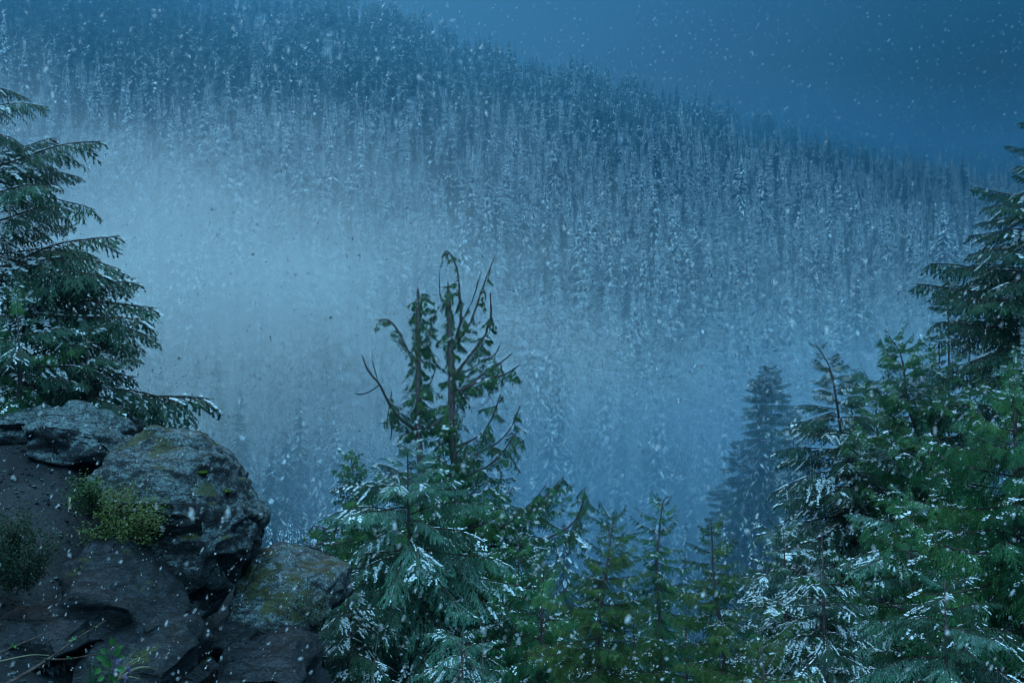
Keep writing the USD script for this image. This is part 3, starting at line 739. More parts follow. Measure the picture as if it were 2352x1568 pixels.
conifer('fir_tree', 'tall dark fir at the right edge with long boughs pointing left', 'tree', [(2400, 120), (2402, 400), (2404, 800), (2406, 1100)], 14.0, 'fir_bare',
        [(0, .25), (1.4, .7), (3, 1.2), (5, 1.7), (7.5, 2.0)], 64, r0=.17, gap=.40, per=4, pitch=(.05, -.12), skip=lambda z, a, r: math.cos(a) < -.35 and z < 4.9,
        tips=[(2312, 336, 2400, 355, .1), (2330, 372, 2400, 395, -.3), (2330, 405, 2400, 420, .4), (2238, 434, 2402, 465, .1), (2270, 470, 2402, 490, -.4), (2248, 500, 2402, 500, .5), (2222, 522, 2402, 540, -.2), (2255, 560, 2402, 560, .4), (2240, 575, 2402, 590, -.6),
              (2140, 600, 2402, 640, .1), (2200, 610, 2402, 620, .6), (2108, 660, 2402, 690, .1), (2160, 690, 2402, 700, -.4), (2170, 640, 2402, 660, .9), (2150, 735, 2402, 740, .2), (2190, 750, 2402, 760, -.5), (2160, 778, 2402, 770, .5),
              (2180, 830, 2402, 830, .0), (2210, 800, 2402, 800, -.7), (2160, 870, 2402, 870, .4), (2230, 690, 2402, 680, -.8), (2260, 640, 2402, 650, -.8), (2250, 860, 2402, 850, -.7)])
conifer('cedar_tree', 'broad drooping green cedar filling the lower right corner', 'tree', [(2330, 860), (2332, 1000), (2336, 1200), (2340, 1568)], 11.0, 'cedar',
        [(0, .4), (.6, .95), (1.4, 1.35), (2.4, 1.7), (3.6, 2.0)], 65, r0=.09, gap=.2, per=6, pitch=(.2, -.3))
conifer('fir_tree', 'small dark straight fir with snow along its boughs before the right-hand cedars', 'tree', [(1888, 1228), (1890, 1300), (1893, 1420), (1896, 1568)], 10.0, 'fir_snowy',
        [(0, .14), (.3, .36), (.8, .62), (1.4, .8), (2.2, .95)], 66, r0=.045, gap=.15, per=4, pitch=(.1, -.45), alt=('fir_bare', .4))
conifer('cedar_tree', 'heavily snow-laden cedar between the young cedars and the small fir', 'tree', [(1800, 1215), (1802, 1300), (1806, 1450), (1808, 1568)], 11.6, 'cedar_snowy',
        [(0, .25), (.3, .5), (.8, .8), (1.5, 1.0), (2.2, 1.1)], 67, r0=.05, gap=.19, per=5, pitch=(.05, -.3), alt=('fir_snowy', .4))
conifer('cedar_tree', 'mid-green cedar with snowy tips right of the small dark fir', 'tree', [(2090, 1130), (2092, 1250), (2098, 1400), (2100, 1568)], 12.5, 'cedar',
        [(0, .3), (.6, .8), (1.4, 1.2), (2.6, 1.5)], 68, r0=.06, gap=.2, per=5, pitch=(.15, -.3), alt=('hemlock', .35))
conifer('hemlock_tree', 'dark hemlock at the bottom right edge below the drooping cedar', 'tree', [(2170, 1330), (2172, 1450), (2175, 1568)], 8.8, 'fir_bare',
        [(0, .3), (.5, .75), (1.4, 1.1)], 69, r0=.05, gap=.17, per=5, pitch=(.1, -.35), alt=('hemlock', .35))
conifer('cedar_tree', 'dark cedar behind the small fir, between it and the round-topped cedar', 'tree', [(2010, 900), (2015, 1000), (2025, 1200), (2030, 1400)], 17.6, 'cedar',
        [(0, .3), (.6, .7), (1.6, 1.2), (3.6, 1.7)], 70, r0=.07, gap=.22, per=5, pitch=(.2, -.25), alt=('fir_snowy', .25))

# firs half way into the haze
def hazy(u, v, D, label, seed, key, H, wide, gap=.62, per=7):
    conifer('fir_tree', label, 'tree', [(u, v), (u + 2, v + H / D * K * .5), (u + 3, v + H / D * K)], D, key,
            [(0, .4), (1.5, wide * .35), (H * .35, wide * .62), (H, wide)], seed, r0=.16, gap=gap, per=per, pitch=(-.15, -.5), alt=('fir', .6))


hazy(1744, 862, 150, 'blue hazy fir, left one of a pair behind the young cedars', 81, 'fir_snowy', 31, 6.2)
hazy(1771, 838, 155, 'blue hazy fir with long snowy boughs, taller right one of the pair', 82, 'fir_snowy', 32, 6.6)
hazy(1955, 850, 92, 'faint fir in the haze between the slanting fir and the round-topped cedar', 83, 'fir', 14, 2.6)
hazy(1822, 935, 140, 'snow-streaked hazy fir just left of the slanting fir', 84, 'fir_snowy', 25, 5.2)
hazy(1694, 1010, 150, 'low dark hazy fir left of the hazy pair', 85, 'fir', 24, 5.4)
hazy(1655, 1110, 155, 'lowest dark hazy fir at the foot of the hazy pair', 86, 'fir_bare', 20, 5.4)
hazy(2178, 612, 60, 'hazy fir with a bare top behind the long boughs of the right fir', 87, 'fir', 18, 2.6, .6, 5)
hazy(2226, 640, 63, 'hazy fir close to the right fir, behind its upper boughs', 88, 'fir', 18, 2.6, .6, 5)
# ---------------------------------------------------------------- the rock outcrop on the left
def rock_mat(name, dark, mid, lichen, l0, l1, moss):
    return usdkit.material(stage, L + name, {
        'g': ('geometry', {}), 'mp': ('mapping', {'rotation': (.25, -.45, .1), 'scale': (1, 1, 2.6)}),
        'n1': ('noise_texture', {'scale': 4.5, 'detail': 7.0, 'roughness': .68}), 'n2': ('noise_texture', {'scale': 9.0, 'detail': 6.0, 'roughness': .72, 'distortion': .6}),
        'n3': ('noise_texture', {'scale': 45.0, 'detail': 4.0, 'roughness': .7}), 'v': ('voronoi_texture', {'scale': 30.0, 'randomness': 1.0}),
        'base': ('rgb_ramp', {'ramp': [(.34, dark), (.50, mid), (.62, tuple(1.7 * x for x in mid)), (.75, dark)]}),
        'sep': ('separate_xyz', {}), 'up': ('map_range', {'from_min': -.2, 'from_max': .9, 'to_min': -.10, 'to_max': .14, 'clamp': True}),
        'la': ('math', {'math_type': 'add'}), 'lr': ('map_range', {'from_min': l0, 'from_max': l1, 'to_min': 0.0, 'to_max': 1.0, 'clamp': True}),
        'lcol': ('rgb_ramp', {'ramp': [(.3, tuple(.45 * x for x in lichen)), (.5, lichen), (.7, tuple(1.25 * x for x in lichen))]}), 'lm': ('mix', {}),
        'dk': ('map_range', {'from_min': .40, 'from_max': .52, 'to_min': .25, 'to_max': 1.0, 'clamp': True}), 'dkc': ('combine_xyz', {}), 'dm': ('mix', {'mix_type': 'multiply', 'fac': 1.0}),
        'mn': ('noise_texture', {'scale': 3.1, 'detail': 4.0, 'roughness': .6}), 'mup': ('map_range', {'from_min': .0, 'from_max': .8, 'to_min': -.18, 'to_max': .10, 'clamp': True}),
        'ma': ('math', {'math_type': 'add'}), 'mr': ('map_range', {'from_min': moss, 'from_max': moss + .06, 'to_min': 0.0, 'to_max': .9, 'clamp': True}),
        'mcol': ('rgb_ramp', {'ramp': [(.3, (.020, .022, .006)), (.55, (.060, .065, .010)), (.75, (.10, .075, .015))]}), 'mm': ('mix', {}),
        'hb': ('math', {'math_type': 'multiply_add', 'value2': .5}), 'wv': ('vector_math', {'math_type': 'multiply_add', 'vector2': (.5, .5, .5)}),
        'vc': ('voronoi_texture', {'feature': 'distance_to_edge', 'scale': 2.3, 'randomness': 1.0}), 'ck': ('map_range', {'from_min': .0, 'from_max': .05, 'to_min': .22, 'to_max': 1.0, 'clamp': True}), 'ckc': ('combine_xyz', {}), 'cm': ('mix', {'mix_type': 'multiply', 'fac': .9}),
        'hc': ('math', {'math_type': 'multiply_add', 'value2': 1.2}),
        'b': ('bump', {'strength': 1.0, 'distance': .05}), 'p': ('principled_bsdf', {'roughness': .72, 'specular_ior_level': .35})},
        [('g.position', 'mp.vector'), ('mp.vector', 'n1.vector'), ('mp.vector', 'n2.vector'), ('g.position', 'n3.vector'), ('g.position', 'v.vector'), ('g.position', 'mn.vector'), ('g.normal', 'sep.vector'),
         ('n1.fac', 'base.fac'), ('sep.z', 'up.value'), ('sep.z', 'mup.value'), ('n2.fac', 'la.value1'), ('up.result', 'la.value2'), ('la.value', 'lr.value'), ('lr.result', 'lm.fac'), ('base.color', 'lm.color1'),
         ('n3.fac', 'lcol.fac'), ('lcol.color', 'lm.color2'), ('n3.fac', 'dk.value'), ('dk.result', 'dkc.x'), ('dk.result', 'dkc.y'), ('dk.result', 'dkc.z'), ('lm.color', 'dm.color1'), ('dkc.vector', 'dm.color2'),
         ('mn.fac', 'ma.value1'), ('mup.result', 'ma.value2'), ('ma.value', 'mr.value'), ('mr.result', 'mm.fac'), ('n1.color', 'wv.vector1'), ('mp.vector', 'wv.vector3'), ('wv.vector', 'vc.vector'), ('vc.distance', 'ck.value'), ('ck.result', 'ckc.x'), ('ck.result', 'ckc.y'), ('ck.result', 'ckc.z'), ('dm.color', 'cm.color1'), ('ckc.vector', 'cm.color2'), ('cm.color', 'mm.color1'), ('n3.fac', 'mcol.fac'), ('mcol.color', 'mm.color2'), ('mm.color', 'p.base_color'),
         ('n2.fac', 'hb.value1'), ('n3.fac', 'hb.value3'), ('ck.result', 'hc.value1'), ('hb.value', 'hc.value3'), ('hc.value', 'b.height'), ('b.normal', 'p.normal')], surface='p.BSDF')


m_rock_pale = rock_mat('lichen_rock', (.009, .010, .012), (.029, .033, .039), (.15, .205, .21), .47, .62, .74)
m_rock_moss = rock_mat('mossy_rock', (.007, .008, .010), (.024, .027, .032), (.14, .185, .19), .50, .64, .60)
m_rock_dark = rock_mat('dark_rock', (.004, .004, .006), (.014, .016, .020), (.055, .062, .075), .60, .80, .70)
m_moss = usdkit.material(stage, L + 'moss', {'g': ('geometry', {}), 'n': ('noise_texture', {'scale': 40.0, 'detail': 4.0}),
                         'r': ('rgb_ramp', {'ramp': [(.3, (.016, .024, .004)), (.52, (.045, .065, .008)), (.75, (.085, .105, .012))]}), 'b': ('bump', {'strength': 1.0, 'distance': .02}),
                         'p': ('principled_bsdf', {'roughness': .95, 'specular_ior_level': .1})}, [('g.position', 'n.vector'), ('n.fac', 'r.fac'), ('r.color', 'p.base_color'), ('n.fac', 'b.height'), ('b.normal', 'p.normal')], surface='p.BSDF')


def boulder_mesh(outline, D, depth, seed, edge=.028, amp=1.0, front=.74, back=.8, tilt=.0, push=0.0):
    """outline as read at distance D; depth in metres"""
    w = np.array([P(u, v, D) for u, v in outline])
    c = w.mean(0)
    lean = lambda q: q + np.outer(q[:, 2] - c[2], [0, tilt, 0])
    ring = lean(w)
    hh = np.ptp(w[:, 2])
    low = lambda q, k: q - [0, 0, 1] * (np.clip((w[:, 2] - c[2]) / hh, 0, 1) * hh * k)[:, None]
    f1 = lean(low(c + (w - c) * [.95, 1, .95], .22)) + [0, -depth * .30, 0]
    f2 = lean(low(c + (w - c) * [front, 1, front], .42)) + [0, -depth * .52, -.03]
    b1 = lean(c + (w - c) * [.95, 1, .9]) + [0, depth * .3, -.05]
    b2 = lean(c + (w - c) * [back, 1, back]) + [0, depth * .6, -.15]
    h = trimesh.convex.convex_hull(np.vstack([ring, f1, f2, b1, b2]))
    v, f = trimesh.remesh.subdivide_to_size(h.vertices, h.faces, edge * 2.2, max_iter=14)
    m = trimesh.Trimesh(v, f); m.merge_vertices()
    m = trimesh.smoothing.filter_laplacian(m, .5, iterations=2)
    v, f = trimesh.remesh.subdivide(m.vertices, m.faces)
    m = trimesh.Trimesh(v, f); m.merge_vertices()
    p, n = np.array(m.vertices), np.array(m.vertex_normals)
    q = p + seed * 7.31
    dip = np.array([.34, .22, .91])
    warp = .25 * (meshkit.fbm(q * 1.1, 3, seed) - .5)
    s = (q @ dip + warp) * 5.5
    strata = meshkit.noise(np.stack([0 * s, 0 * s, s], 1), seed + 3)
    cell = meshkit.noise(q * [2.1, 2.1, 3.4] + warp[:, None], seed + 5)
    crack = 1 - np.abs(2 * cell - 1)
    tt = meshkit.fbm(q * [1.5, 1.5, 2.4], 2, seed + 11) * 6
    step = (np.floor(tt) + sstep(.3, .7, tt - np.floor(tt))) / 6
    fine = meshkit.fbm(q * [7, 7, 11], 4, seed + 7) - .5
    d = amp * (.16 * (meshkit.fbm(q * 1.5, 3, seed + 1) - .5) + .10 * (strata - .5) + .21 * (step - .5) - .05 * np.clip((crack - .70) / .30, 0, 1) ** 1.5 + .06 * fine)
    return np.array(p + n * d[:, None] - n * .03), np.array(m.faces)


def boulder(label, outline, D, depth, seed, mat, moss=(), **kw):
    v, f = boulder_mesh(outline, D, depth, seed, **kw)
    c = np.array([v[:, 0].mean(), v[:, 1].mean(), v[:, 2].min()])
    t = thing('boulder', label, 'rock', c)
    part(t, 'rock', (v - c, f), mat, 50)
    rng = np.random.default_rng(seed)
    for (u, vv, dd, r) in moss:
        # a cushion of moss seated on the rock where the line of sight meets it
        uv = np.hypot(1176 + v[:, 0] / v[:, 1] * K - u, 784 - v[:, 2] / v[:, 1] * K - vv)
        cand = np.where(uv < uv.min() + 14)[0]
        near = v[cand[np.argmin(v[cand, 1])]]
        s = trimesh.creation.icosphere(3, 1.0); q = np.array(s.vertices)
        q = q * (1 + .5 * (meshkit.fbm(q * 1.8 + u, 3, 4)[:, None] - .5) + .22 * (meshkit.fbm(q * 9 + u, 2, 8)[:, None] - .5))
        part(t, 'moss', (near - c + [0, .35 * r, -.12 * r] + q * [r * 1.3, r * 1.1, r * .5], s.faces), m_moss, True)
    return t


boulder('squared grey block at the far left end of the outcrop under the fir', [(-70, 938), (40, 928), (112, 918), (140, 940), (146, 1010), (60, 1035), (-70, 1050)], 10.9, .9, 1, m_rock_pale)
boulder('domed pale lichened boulder on top of the outcrop', [(88, 995), (108, 930), (140, 908), (182, 905), (240, 930), (300, 972), (345, 1030), (330, 1060), (200, 1066), (100, 1045)], 10.6, 1.3, 2, m_rock_pale)
boulder('biggest boulder of the outcrop, pale flat top and mossy overhanging right side', [(235, 1035), (300, 990), (352, 980), (446, 990), (474, 1014), (496, 1062), (545, 1122), (578, 1188), (583, 1250), (562, 1300), (556, 1345), (505, 1408), (440, 1380), (330, 1270), (250, 1150)],
        9.9, 1.7, 3, m_rock_moss, moss=[(526, 1116, 9.7, .045), (475, 1085, 9.3, .05)], front=.7, tilt=.1, edge=.024)
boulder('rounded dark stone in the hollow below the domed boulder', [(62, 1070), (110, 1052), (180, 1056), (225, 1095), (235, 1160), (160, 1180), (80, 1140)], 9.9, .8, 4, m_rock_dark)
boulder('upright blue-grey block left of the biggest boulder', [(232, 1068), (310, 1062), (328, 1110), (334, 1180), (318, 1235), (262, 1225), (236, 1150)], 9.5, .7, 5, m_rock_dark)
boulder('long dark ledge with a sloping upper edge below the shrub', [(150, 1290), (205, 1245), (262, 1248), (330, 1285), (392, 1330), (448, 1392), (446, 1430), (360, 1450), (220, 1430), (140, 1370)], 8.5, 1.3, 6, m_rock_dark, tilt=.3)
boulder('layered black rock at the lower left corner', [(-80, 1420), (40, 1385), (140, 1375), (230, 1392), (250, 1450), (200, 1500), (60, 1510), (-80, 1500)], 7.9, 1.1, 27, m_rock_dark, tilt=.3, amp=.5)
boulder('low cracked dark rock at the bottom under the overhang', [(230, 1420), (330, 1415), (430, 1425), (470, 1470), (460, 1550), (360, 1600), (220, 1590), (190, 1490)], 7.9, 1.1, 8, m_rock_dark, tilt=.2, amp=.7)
boulder('flat mossy pale slab right of the overhang', [(556, 1300), (590, 1268), (650, 1268), (722, 1290), (775, 1325), (790, 1375), (740, 1420), (640, 1440), (565, 1430)], 10.4, 1.9, 9, m_rock_moss, tilt=.9)
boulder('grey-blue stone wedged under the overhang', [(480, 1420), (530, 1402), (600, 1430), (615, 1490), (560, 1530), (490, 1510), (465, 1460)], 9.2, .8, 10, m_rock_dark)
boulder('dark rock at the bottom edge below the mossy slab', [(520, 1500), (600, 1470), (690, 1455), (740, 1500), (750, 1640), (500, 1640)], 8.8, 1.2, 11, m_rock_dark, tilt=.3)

# gravel on the bank
rng = np.random.default_rng(91)
gv = UsdGeom.PointInstancer.Define(stage, '/World/gravel')
tag(gv, 'dark stones and gravel strewn over the earth bank at the left', 'gravel', kind='stuff')
pp = []
for k in range(5):
    s = trimesh.creation.icosphere(1, 1.0); q = np.array(s.vertices)
    q = q * (1 + .9 * (meshkit.noise(q * 1.4 + k * 9, k)[:, None] - .5)) * [1, .75, .5]
    pp.append(usdkit.mesh(stage, f'/World/gravel/stone_kind_{k}', (q, s.faces), m_rock_dark if k % 2 else m_rock_pale).GetPath())
n = 9000
gx, gy = rng.uniform(-6.2, -1.0, n), rng.uniform(5.2, 11.5, n)
gs = .005 + .024 * rng.random(n) ** 5
gv.CreatePrototypesRel().SetTargets(pp)
gv.CreateProtoIndicesAttr(Vt.IntArray.FromNumpy(rng.integers(0, 5, n).astype(np.int32)))
gv.CreatePositionsAttr(Vt.Vec3fArray.FromNumpy(np.stack([gx, gy, height(gx, gy) + gs * .1], 1).astype(np.float32)))
gv.CreateOrientationsAttr(Vt.QuathArray([Gf.Quath(math.cos(a / 2), 0, 0, math.sin(a / 2)) for a in rng.uniform(0, 6.28, n)]))
gv.CreateScalesAttr(Vt.Vec3fArray.FromNumpy(np.repeat(gs[:, None], 3, 1).astype(np.float32)))
# ---------------------------------------------------------------- shrubs and small plants
m_shrub = leaf_mat('shrub_leaves', (.010, .042, .010), (.036, .085, .018), (.10, .12, .028), 14.0, .5)
m_shrub_dark = leaf_mat('dark_shrub_leaves', (.008, .022, .014), (.020, .048, .022), (.04, .08, .035), 14.0, .55)
m_leaf = leaf_mat('green_leaves', (.020, .085, .020), (.035, .14, .030), (.06, .20, .045), 9.0, .45, .4)
m_grass = leaf_mat('grass_blades', (.014, .050, .020), (.022, .075, .030), (.04, .10, .04), 9.0)
m_straw = usdkit.material(stage, L + 'straw', {'p': ('principled_bsdf', {'base_color': (.30, .26, .14), 'roughness': .8})}, surface='p.BSDF')
m_violet = usdkit.material(stage, L + 'violet_petals', {'p': ('principled_bsdf', {'base_color': (.11, .07, .17), 'roughness': .6})}, surface='p.BSDF')


def leaf(mb, base, d, n, ln, w, fold=.25, seg=3):
    d = d / np.linalg.norm(d); s = np.cross(d, n); s /= np.linalg.norm(s) + 1e-9; u = np.cross(s, d)
    t = np.linspace(0, 1, seg + 2)
    prof = np.sin(np.pi * np.clip(t, 0, 1) ** .8)
    mid = base + np.outer(t * ln, d) - np.outer(.25 * ln * t * t, u)
    lft = mid + np.outer(prof * w, s) + np.outer(prof * w * fold, u); rgt = mid - np.outer(prof * w, s) + np.outer(prof * w * fold, u)
    k = len(t); v = np.vstack([mid, lft, rgt]); f = []
    for i in range(k - 1):
        f += [(i, i + 1, k + i + 1), (i, k + i + 1, k + i), (i, 2 * k + i + 1, i + 1), (i, 2 * k + i, 2 * k + i + 1)]
    mb.add(v, f)


def shrub(name, label, outline, D, n_stems, n_leaf, size, mat, seed, depth=.35, root=None):
    rng = np.random.default_rng(seed)
    w = np.array([P(u, v, D) for u, v in outline])
    from shapely.geometry import Polygon, Point
    poly = Polygon(w[:, [0, 2]])
    lo, hi = w.min(0), w.max(0)
    base = np.array([w[:, 0].mean(), D, lo[2]]) if root is None else P(*root)
    t = thing(name, label, 'shrub', base)
    leaves, k = MB(), 0
    while k < n_stems:
        q = rng.uniform(lo, hi)
        if not poly.contains(Point(q[0], q[2])):
            continue
        edge = min(1.0, poly.exterior.distance(Point(q[0], q[2])) / .12)
        if rng.random() < .22:
            q = q + np.array([rng.normal(0, .05), 0, abs(rng.normal(0, .07))])
        end = np.array([q[0], D + rng.uniform(-1, 1) * depth * (.35 + .65 * edge), q[2]])
        c = curve([base + rng.normal(0, .03, 3), base * .45 + end * .55 + rng.normal(0, .04, 3) - [0, 0, .03], end], 8) - base
        part(t, 'stem', tube(c, np.linspace(.0035, .001, 8), 4), m_twig)
        for _ in range(n_leaf // n_stems):
            s = rng.uniform(.35, 1.0) ** .6
            p = np.array([np.interp(s, np.linspace(0, 1, 8), c[:, j]) for j in range(3)]) + rng.normal(0, size * 1.8, 3)
            d = rng.normal(0, 1, 3); d[2] = abs(d[2]) * .6
            leaf(leaves, p, d, rng.normal(0, .5, 3) + [0, -.4, .9], size * rng.uniform(.7, 1.3), size * .42, .3, 1)
        k += 1
    part(t, 'leaves', leaves.out(), mat, kind='stuff')


shrub('leafy_shrub', 'rounded yellow-green shrub growing against the biggest boulder', [(188, 1190), (205, 1160), (240, 1130), (300, 1112), (330, 1140), (388, 1160), (385, 1190), (372, 1225), (330, 1250), (280, 1256), (215, 1235), (195, 1215)], 8.9, 70, 4600, .026, m_shrub, 1, .4, (270, 1262, 8.95))
shrub('leafy_shrub', 'small two-pronged green shrub up against the dark rock, left of the rounded shrub', [(165, 1140), (180, 1110), (205, 1085), (215, 1095), (245, 1086), (243, 1100), (225, 1130), (235, 1160), (195, 1168)], 9.0, 28, 1700, .025, m_shrub, 2, .25, (205, 1185, 9.0))
shrub('dark_shrub', 'low blackish green shrub spread over the earth bank at the left edge', [(-30, 1190), (40, 1165), (90, 1180), (130, 1230), (128, 1290), (90, 1340), (40, 1352), (-30, 1340)], 7.9, 80, 9000, .018, m_shrub_dark, 3, .3, (50, 1330, 8.1))
shrub('leafy_shrub', 'low dark green shrub at the right end of the mossy slab', [(640, 1345), (690, 1335), (740, 1350), (760, 1395), (720, 1430), (660, 1420), (630, 1385)], 9.5, 34, 1500, .018, m_shrub_dark, 5, .25, (700, 1450, 9.6))


def twig(name, label, pts, D, r0, r1, sprigs, seed, mat=m_twig):
    rng = np.random.default_rng(seed)
    w = np.array([P(u, v, D + (.25 * k)) for k, (u, v) in enumerate(pts)])
    c = curve(w, 16); b = c[0].copy()
    t = thing(name, label, 'twig', b)
    part(t, 'stem', tube(c - b, np.linspace(r0, r1, 16), 6), mat, True)
    for s in sprigs:
        mb = MB()
        p = np.array([np.interp(s, np.linspace(0, 1, 16), c[:, j]) for j in range(3)]) - b
        for _ in range(4):
            leaf(mb, p, np.array([rng.normal(0, 1), rng.normal(-.4, .5), rng.uniform(.1, 1)]), np.array([rng.normal(0, .4), -.5, 1]), rng.uniform(.02, .034), .009, .3, 2)
        part(t, 'leaf_cluster', mb.out(), m_leaf)


twig('bare_twig', 'long brown twig with two leaf buds slanting across the lower left corner', [(-20, 1590), (60, 1545), (114, 1510), (177, 1465), (243, 1424)], 5.6, .013, .003, (.45, .72, .9), 1)
twig('bare_twig', 'thin brown twig above the long one in the lower left corner', [(-20, 1506), (78, 1465), (173, 1431)], 6.0, .006, .002, (.25,), 2)
twig('bare_twig', 'curved brown twig ending behind the broad-leaved plant', [(105, 1514), (150, 1513), (196, 1506), (245, 1496), (273, 1477)], 5.9, .006, .003, (.3,), 3)
twig('bare_twig', 'pale thin twig lying low at the left edge', [(-20, 1522), (65, 1504), (112, 1504)], 6.0, .004, .002, (), 4, m_straw)
twig('bare_sapling', 'thin bare sapling with a few leaves before the pale hemlock', [(1112, 1600), (1108, 1500), (1103, 1430), (1092, 1400)], 8.4, .006, .002, (.75, .95, .5), 5)
twig('bare_sapling', 'forked-looking thin sapling at the bottom edge below the pale hemlock', [(1030, 1600), (1055, 1540), (1068, 1500), (1075, 1470)], 7.6, .005, .002, (.4, .8), 6)
twig('bare_sapling', 'thin bare sapling at the bottom edge left of the pale hemlock', [(850, 1600), (858, 1530), (866, 1470), (872, 1420)], 8.0, .005, .002, (.9,), 7)
twig('broken_stub', 'pale broken stub standing in the bank left of the small shrub', [(160, 1172), (161, 1160), (160, 1142)], 8.8, .016, .012, (), 8, m_straw)

rng = np.random.default_rng(5)
b = P(248, 1590, 5.9)
t = thing('broad_leaved_plant', 'bright green broad-leaved plant at the bottom left', 'plant', b)
c = curve([b, P(252, 1540, 5.9), P(256, 1490, 5.9)], 8) - b
part(t, 'stem', tube(c, np.linspace(.006, .002, 8), 5), m_leaf)
for (u, v, a) in [(232, 1535, 200), (245, 1515, 150), (262, 1505, 60), (268, 1492, 50), (240, 1552, 215), (256, 1550, 300), (270, 1535, 20), (252, 1530, 120), (248, 1570, 260), (262, 1562, 320), (236, 1570, 220), (258, 1482, 80), (272, 1512, 30), (246, 1500, 130)]:
    mb = MB()
    p = P(u, v, 5.9 + rng.uniform(-.08, .05)) - b
    a = math.radians(a + rng.uniform(-20, 20))
    leaf(mb, p, np.array([math.cos(a), rng.uniform(-.6, .1), math.sin(a)]), np.array([rng.normal(0, .3), -1, .5]), rng.uniform(.045, .065), .018, .2, 4)
    part(t, 'leaf', mb.out(), m_leaf)


def tuft(name, label, root, ends, D, w, mat):
    b = P(*root, D)
    t = thing(name, label, 'grass', b)
    for (u, v) in ends:
        e = P(u, v, D + rng.uniform(-.12, .12)) - b
        n = 7; q = np.linspace(0, 1, n)
        mid = np.outer(q, e); mid[:, 2] += .18 * np.linalg.norm(e) * np.sin(np.pi * q) * .8
        s = np.array([e[2], .3 * rng.normal(), -e[0]]); s /= np.linalg.norm(s)
        ww = w * (1 - q ** 2) + .0004
        v_ = np.vstack([mid + np.outer(ww, s), mid - np.outer(ww, s)]); f = []
        for i in range(n - 1):
            f += [(i, i + 1, n + i + 1), (i, n + i + 1, n + i)]
        part(t, 'blade', (v_, f), mat)


tuft('grass_tuft', 'dry straw-coloured grass bending right beside the broad-leaved plant', (270, 1560), [(373, 1537), (329, 1506), (318, 1488), (335, 1510), (345, 1530), (325, 1560), (300, 1500), (352, 1556), (310, 1512)], 5.95, .0022, m_straw)
tuft('grass_tuft', 'green grass blades standing left of the broad-leaved plant', (212, 1580), [(178, 1528), (190, 1520), (200, 1512), (210, 1500), (228, 1470), (235, 1478), (184, 1545), (205, 1530), (172, 1555), (220, 1505), (258, 1472), (198, 1555)], 6.0, .0028, m_grass)
for (u, v, lab) in [(272, 1520, 'small violet flower highest of three beside the dry grass'), (296, 1534, 'small violet flower at the right of the three in the dry grass'), (288, 1556, 'small violet flower lowest of the three under the dry grass')]:
    fb = P(u - 6, v + 50, 5.8)
    t = thing('violet_flower', lab, 'flower', fb)
    c = curve([fb, P(u - 2, v + 20, 5.8), P(u, v, 5.8)], 6) - fb
    part(t, 'stem', tube(c, [.0016] * 6, 4), m_grass)
    for k in range(6):
        mb = MB(); p = c[-1] + rng.normal(0, .009, 3)
        leaf(mb, p, rng.normal(0, 1, 3), np.array([0, -1, .3]), .016, .006, .2, 2)
        part(t, 'petal', mb.out(), m_violet)
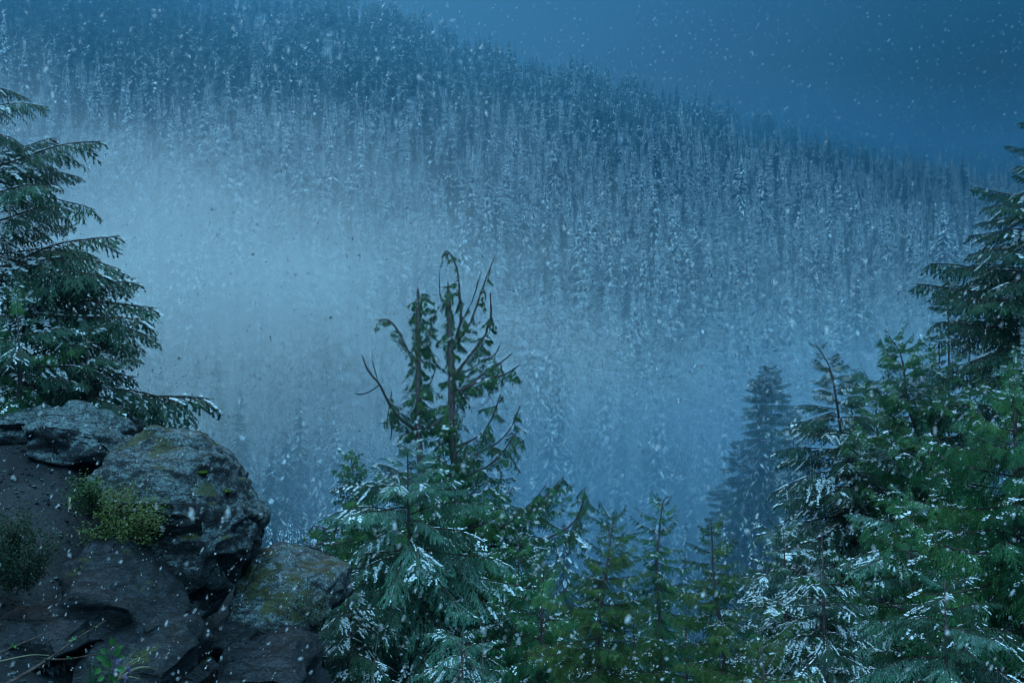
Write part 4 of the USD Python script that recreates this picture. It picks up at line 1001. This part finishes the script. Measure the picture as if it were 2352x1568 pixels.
# ---------------------------------------------------------------- falling snow
m_flake = usdkit.material(stage, L + 'snowflake', {'d': ('diffuse_bsdf', {'color': (.88, .90, .92)}), 't': ('translucent_bsdf', {'color': (.88, .90, .92)}), 'm': ('mix_closure', {'fac': .5})},
                          [('d.BSDF', 'm.closure1'), ('t.BSDF', 'm.closure2')], surface='m.closure')
rng = np.random.default_rng(2024)
flakes = []
for k in range(8):
    mb = MB()
    for j in range(int(rng.integers(4, 8))):
        # a thin irregular plate
        n = 7; a = np.arange(n) / n * 6.283 + rng.uniform(0, 6)
        rr = rng.uniform(.35, .95, n) * rng.uniform(.6, 1.0)
        p = np.stack([rr * np.cos(a), rr * np.sin(a), rng.normal(0, .12, n)], 1)
        w = rng.normal(0, 1, (3, 3)); u_, _, vt = np.linalg.svd(w)
        p = np.vstack([[0, 0, 0], p]) @ u_ + rng.normal(0, .45, 3) * [.7, .7, 1.3]
        mb.add(p, [(0, 1 + i, 1 + (i + 1) % n) for i in range(n)])
    flakes.append(mb.out())
N = 34000
y = 1.8 + 28 * rng.random(N) ** .75
fx = rng.uniform(-.56, .56, N) * y; fz = rng.uniform(-.37, .37, N) * y
r = .0026 + .0036 * rng.random(N) ** 3
ok = (fz > -.3 * y - .1) | (y < 5)
px = r / y
fu, fv = 1176 + fx / y * K, 784 - fz / y * K
misty = (fu > 150) & (fu < 1150) & (fv > 300) & (fv < 1050)
r = np.where(misty, np.minimum(r, .0008 * y), r)
r = np.where((fv < 420) & (fu > 1150), np.minimum(r, .0006 * y), r)
px = r / y
big = np.argsort(-px)[:70]
fw = UsdGeom.PointInstancer.Define(stage, '/World/falling_snow')
tag(fw, 'countless small white snowflakes falling through the whole view', 'snow', kind='stuff')
fp = []
for k, g in enumerate(flakes):
    fp.append(usdkit.mesh(stage, f'/World/falling_snow/flake_kind_{k}', g, m_flake, True).GetPath())
small = np.setdiff1d(np.arange(N), big)


def quat(yaw, tilt):
    return Gf.Quath((Gf.Rotation(Gf.Vec3d(0, 0, 1), yaw) * Gf.Rotation(Gf.Vec3d(0, 1, 0), tilt)).GetQuat())


fw.CreatePrototypesRel().SetTargets(fp)
fw.CreateProtoIndicesAttr(Vt.IntArray.FromNumpy(rng.integers(0, 8, len(small)).astype(np.int32)))
fw.CreatePositionsAttr(Vt.Vec3fArray.FromNumpy(np.stack([fx, y, fz], 1)[small].astype(np.float32)))
fw.CreateOrientationsAttr(Vt.QuathArray([quat(a, 28 + b) for a, b in zip(rng.uniform(0, 360, len(small)), rng.normal(0, 14, len(small)))]))
fw.CreateScalesAttr(Vt.Vec3fArray.FromNumpy((r[small][:, None] * [.85, .85, 1.35]).astype(np.float32)))
for i in big:
    o = thing('snowflake', 'large white snowflake drifting close in front of the camera', 'snowflake', (fx[i], y[i], fz[i]), float(rng.uniform(0, 360)), (r[i], r[i], r[i] * 1.3), 'large snowflakes near the camera')
    part(o, 'crystal_clump', flakes[i % 8], m_flake, True)
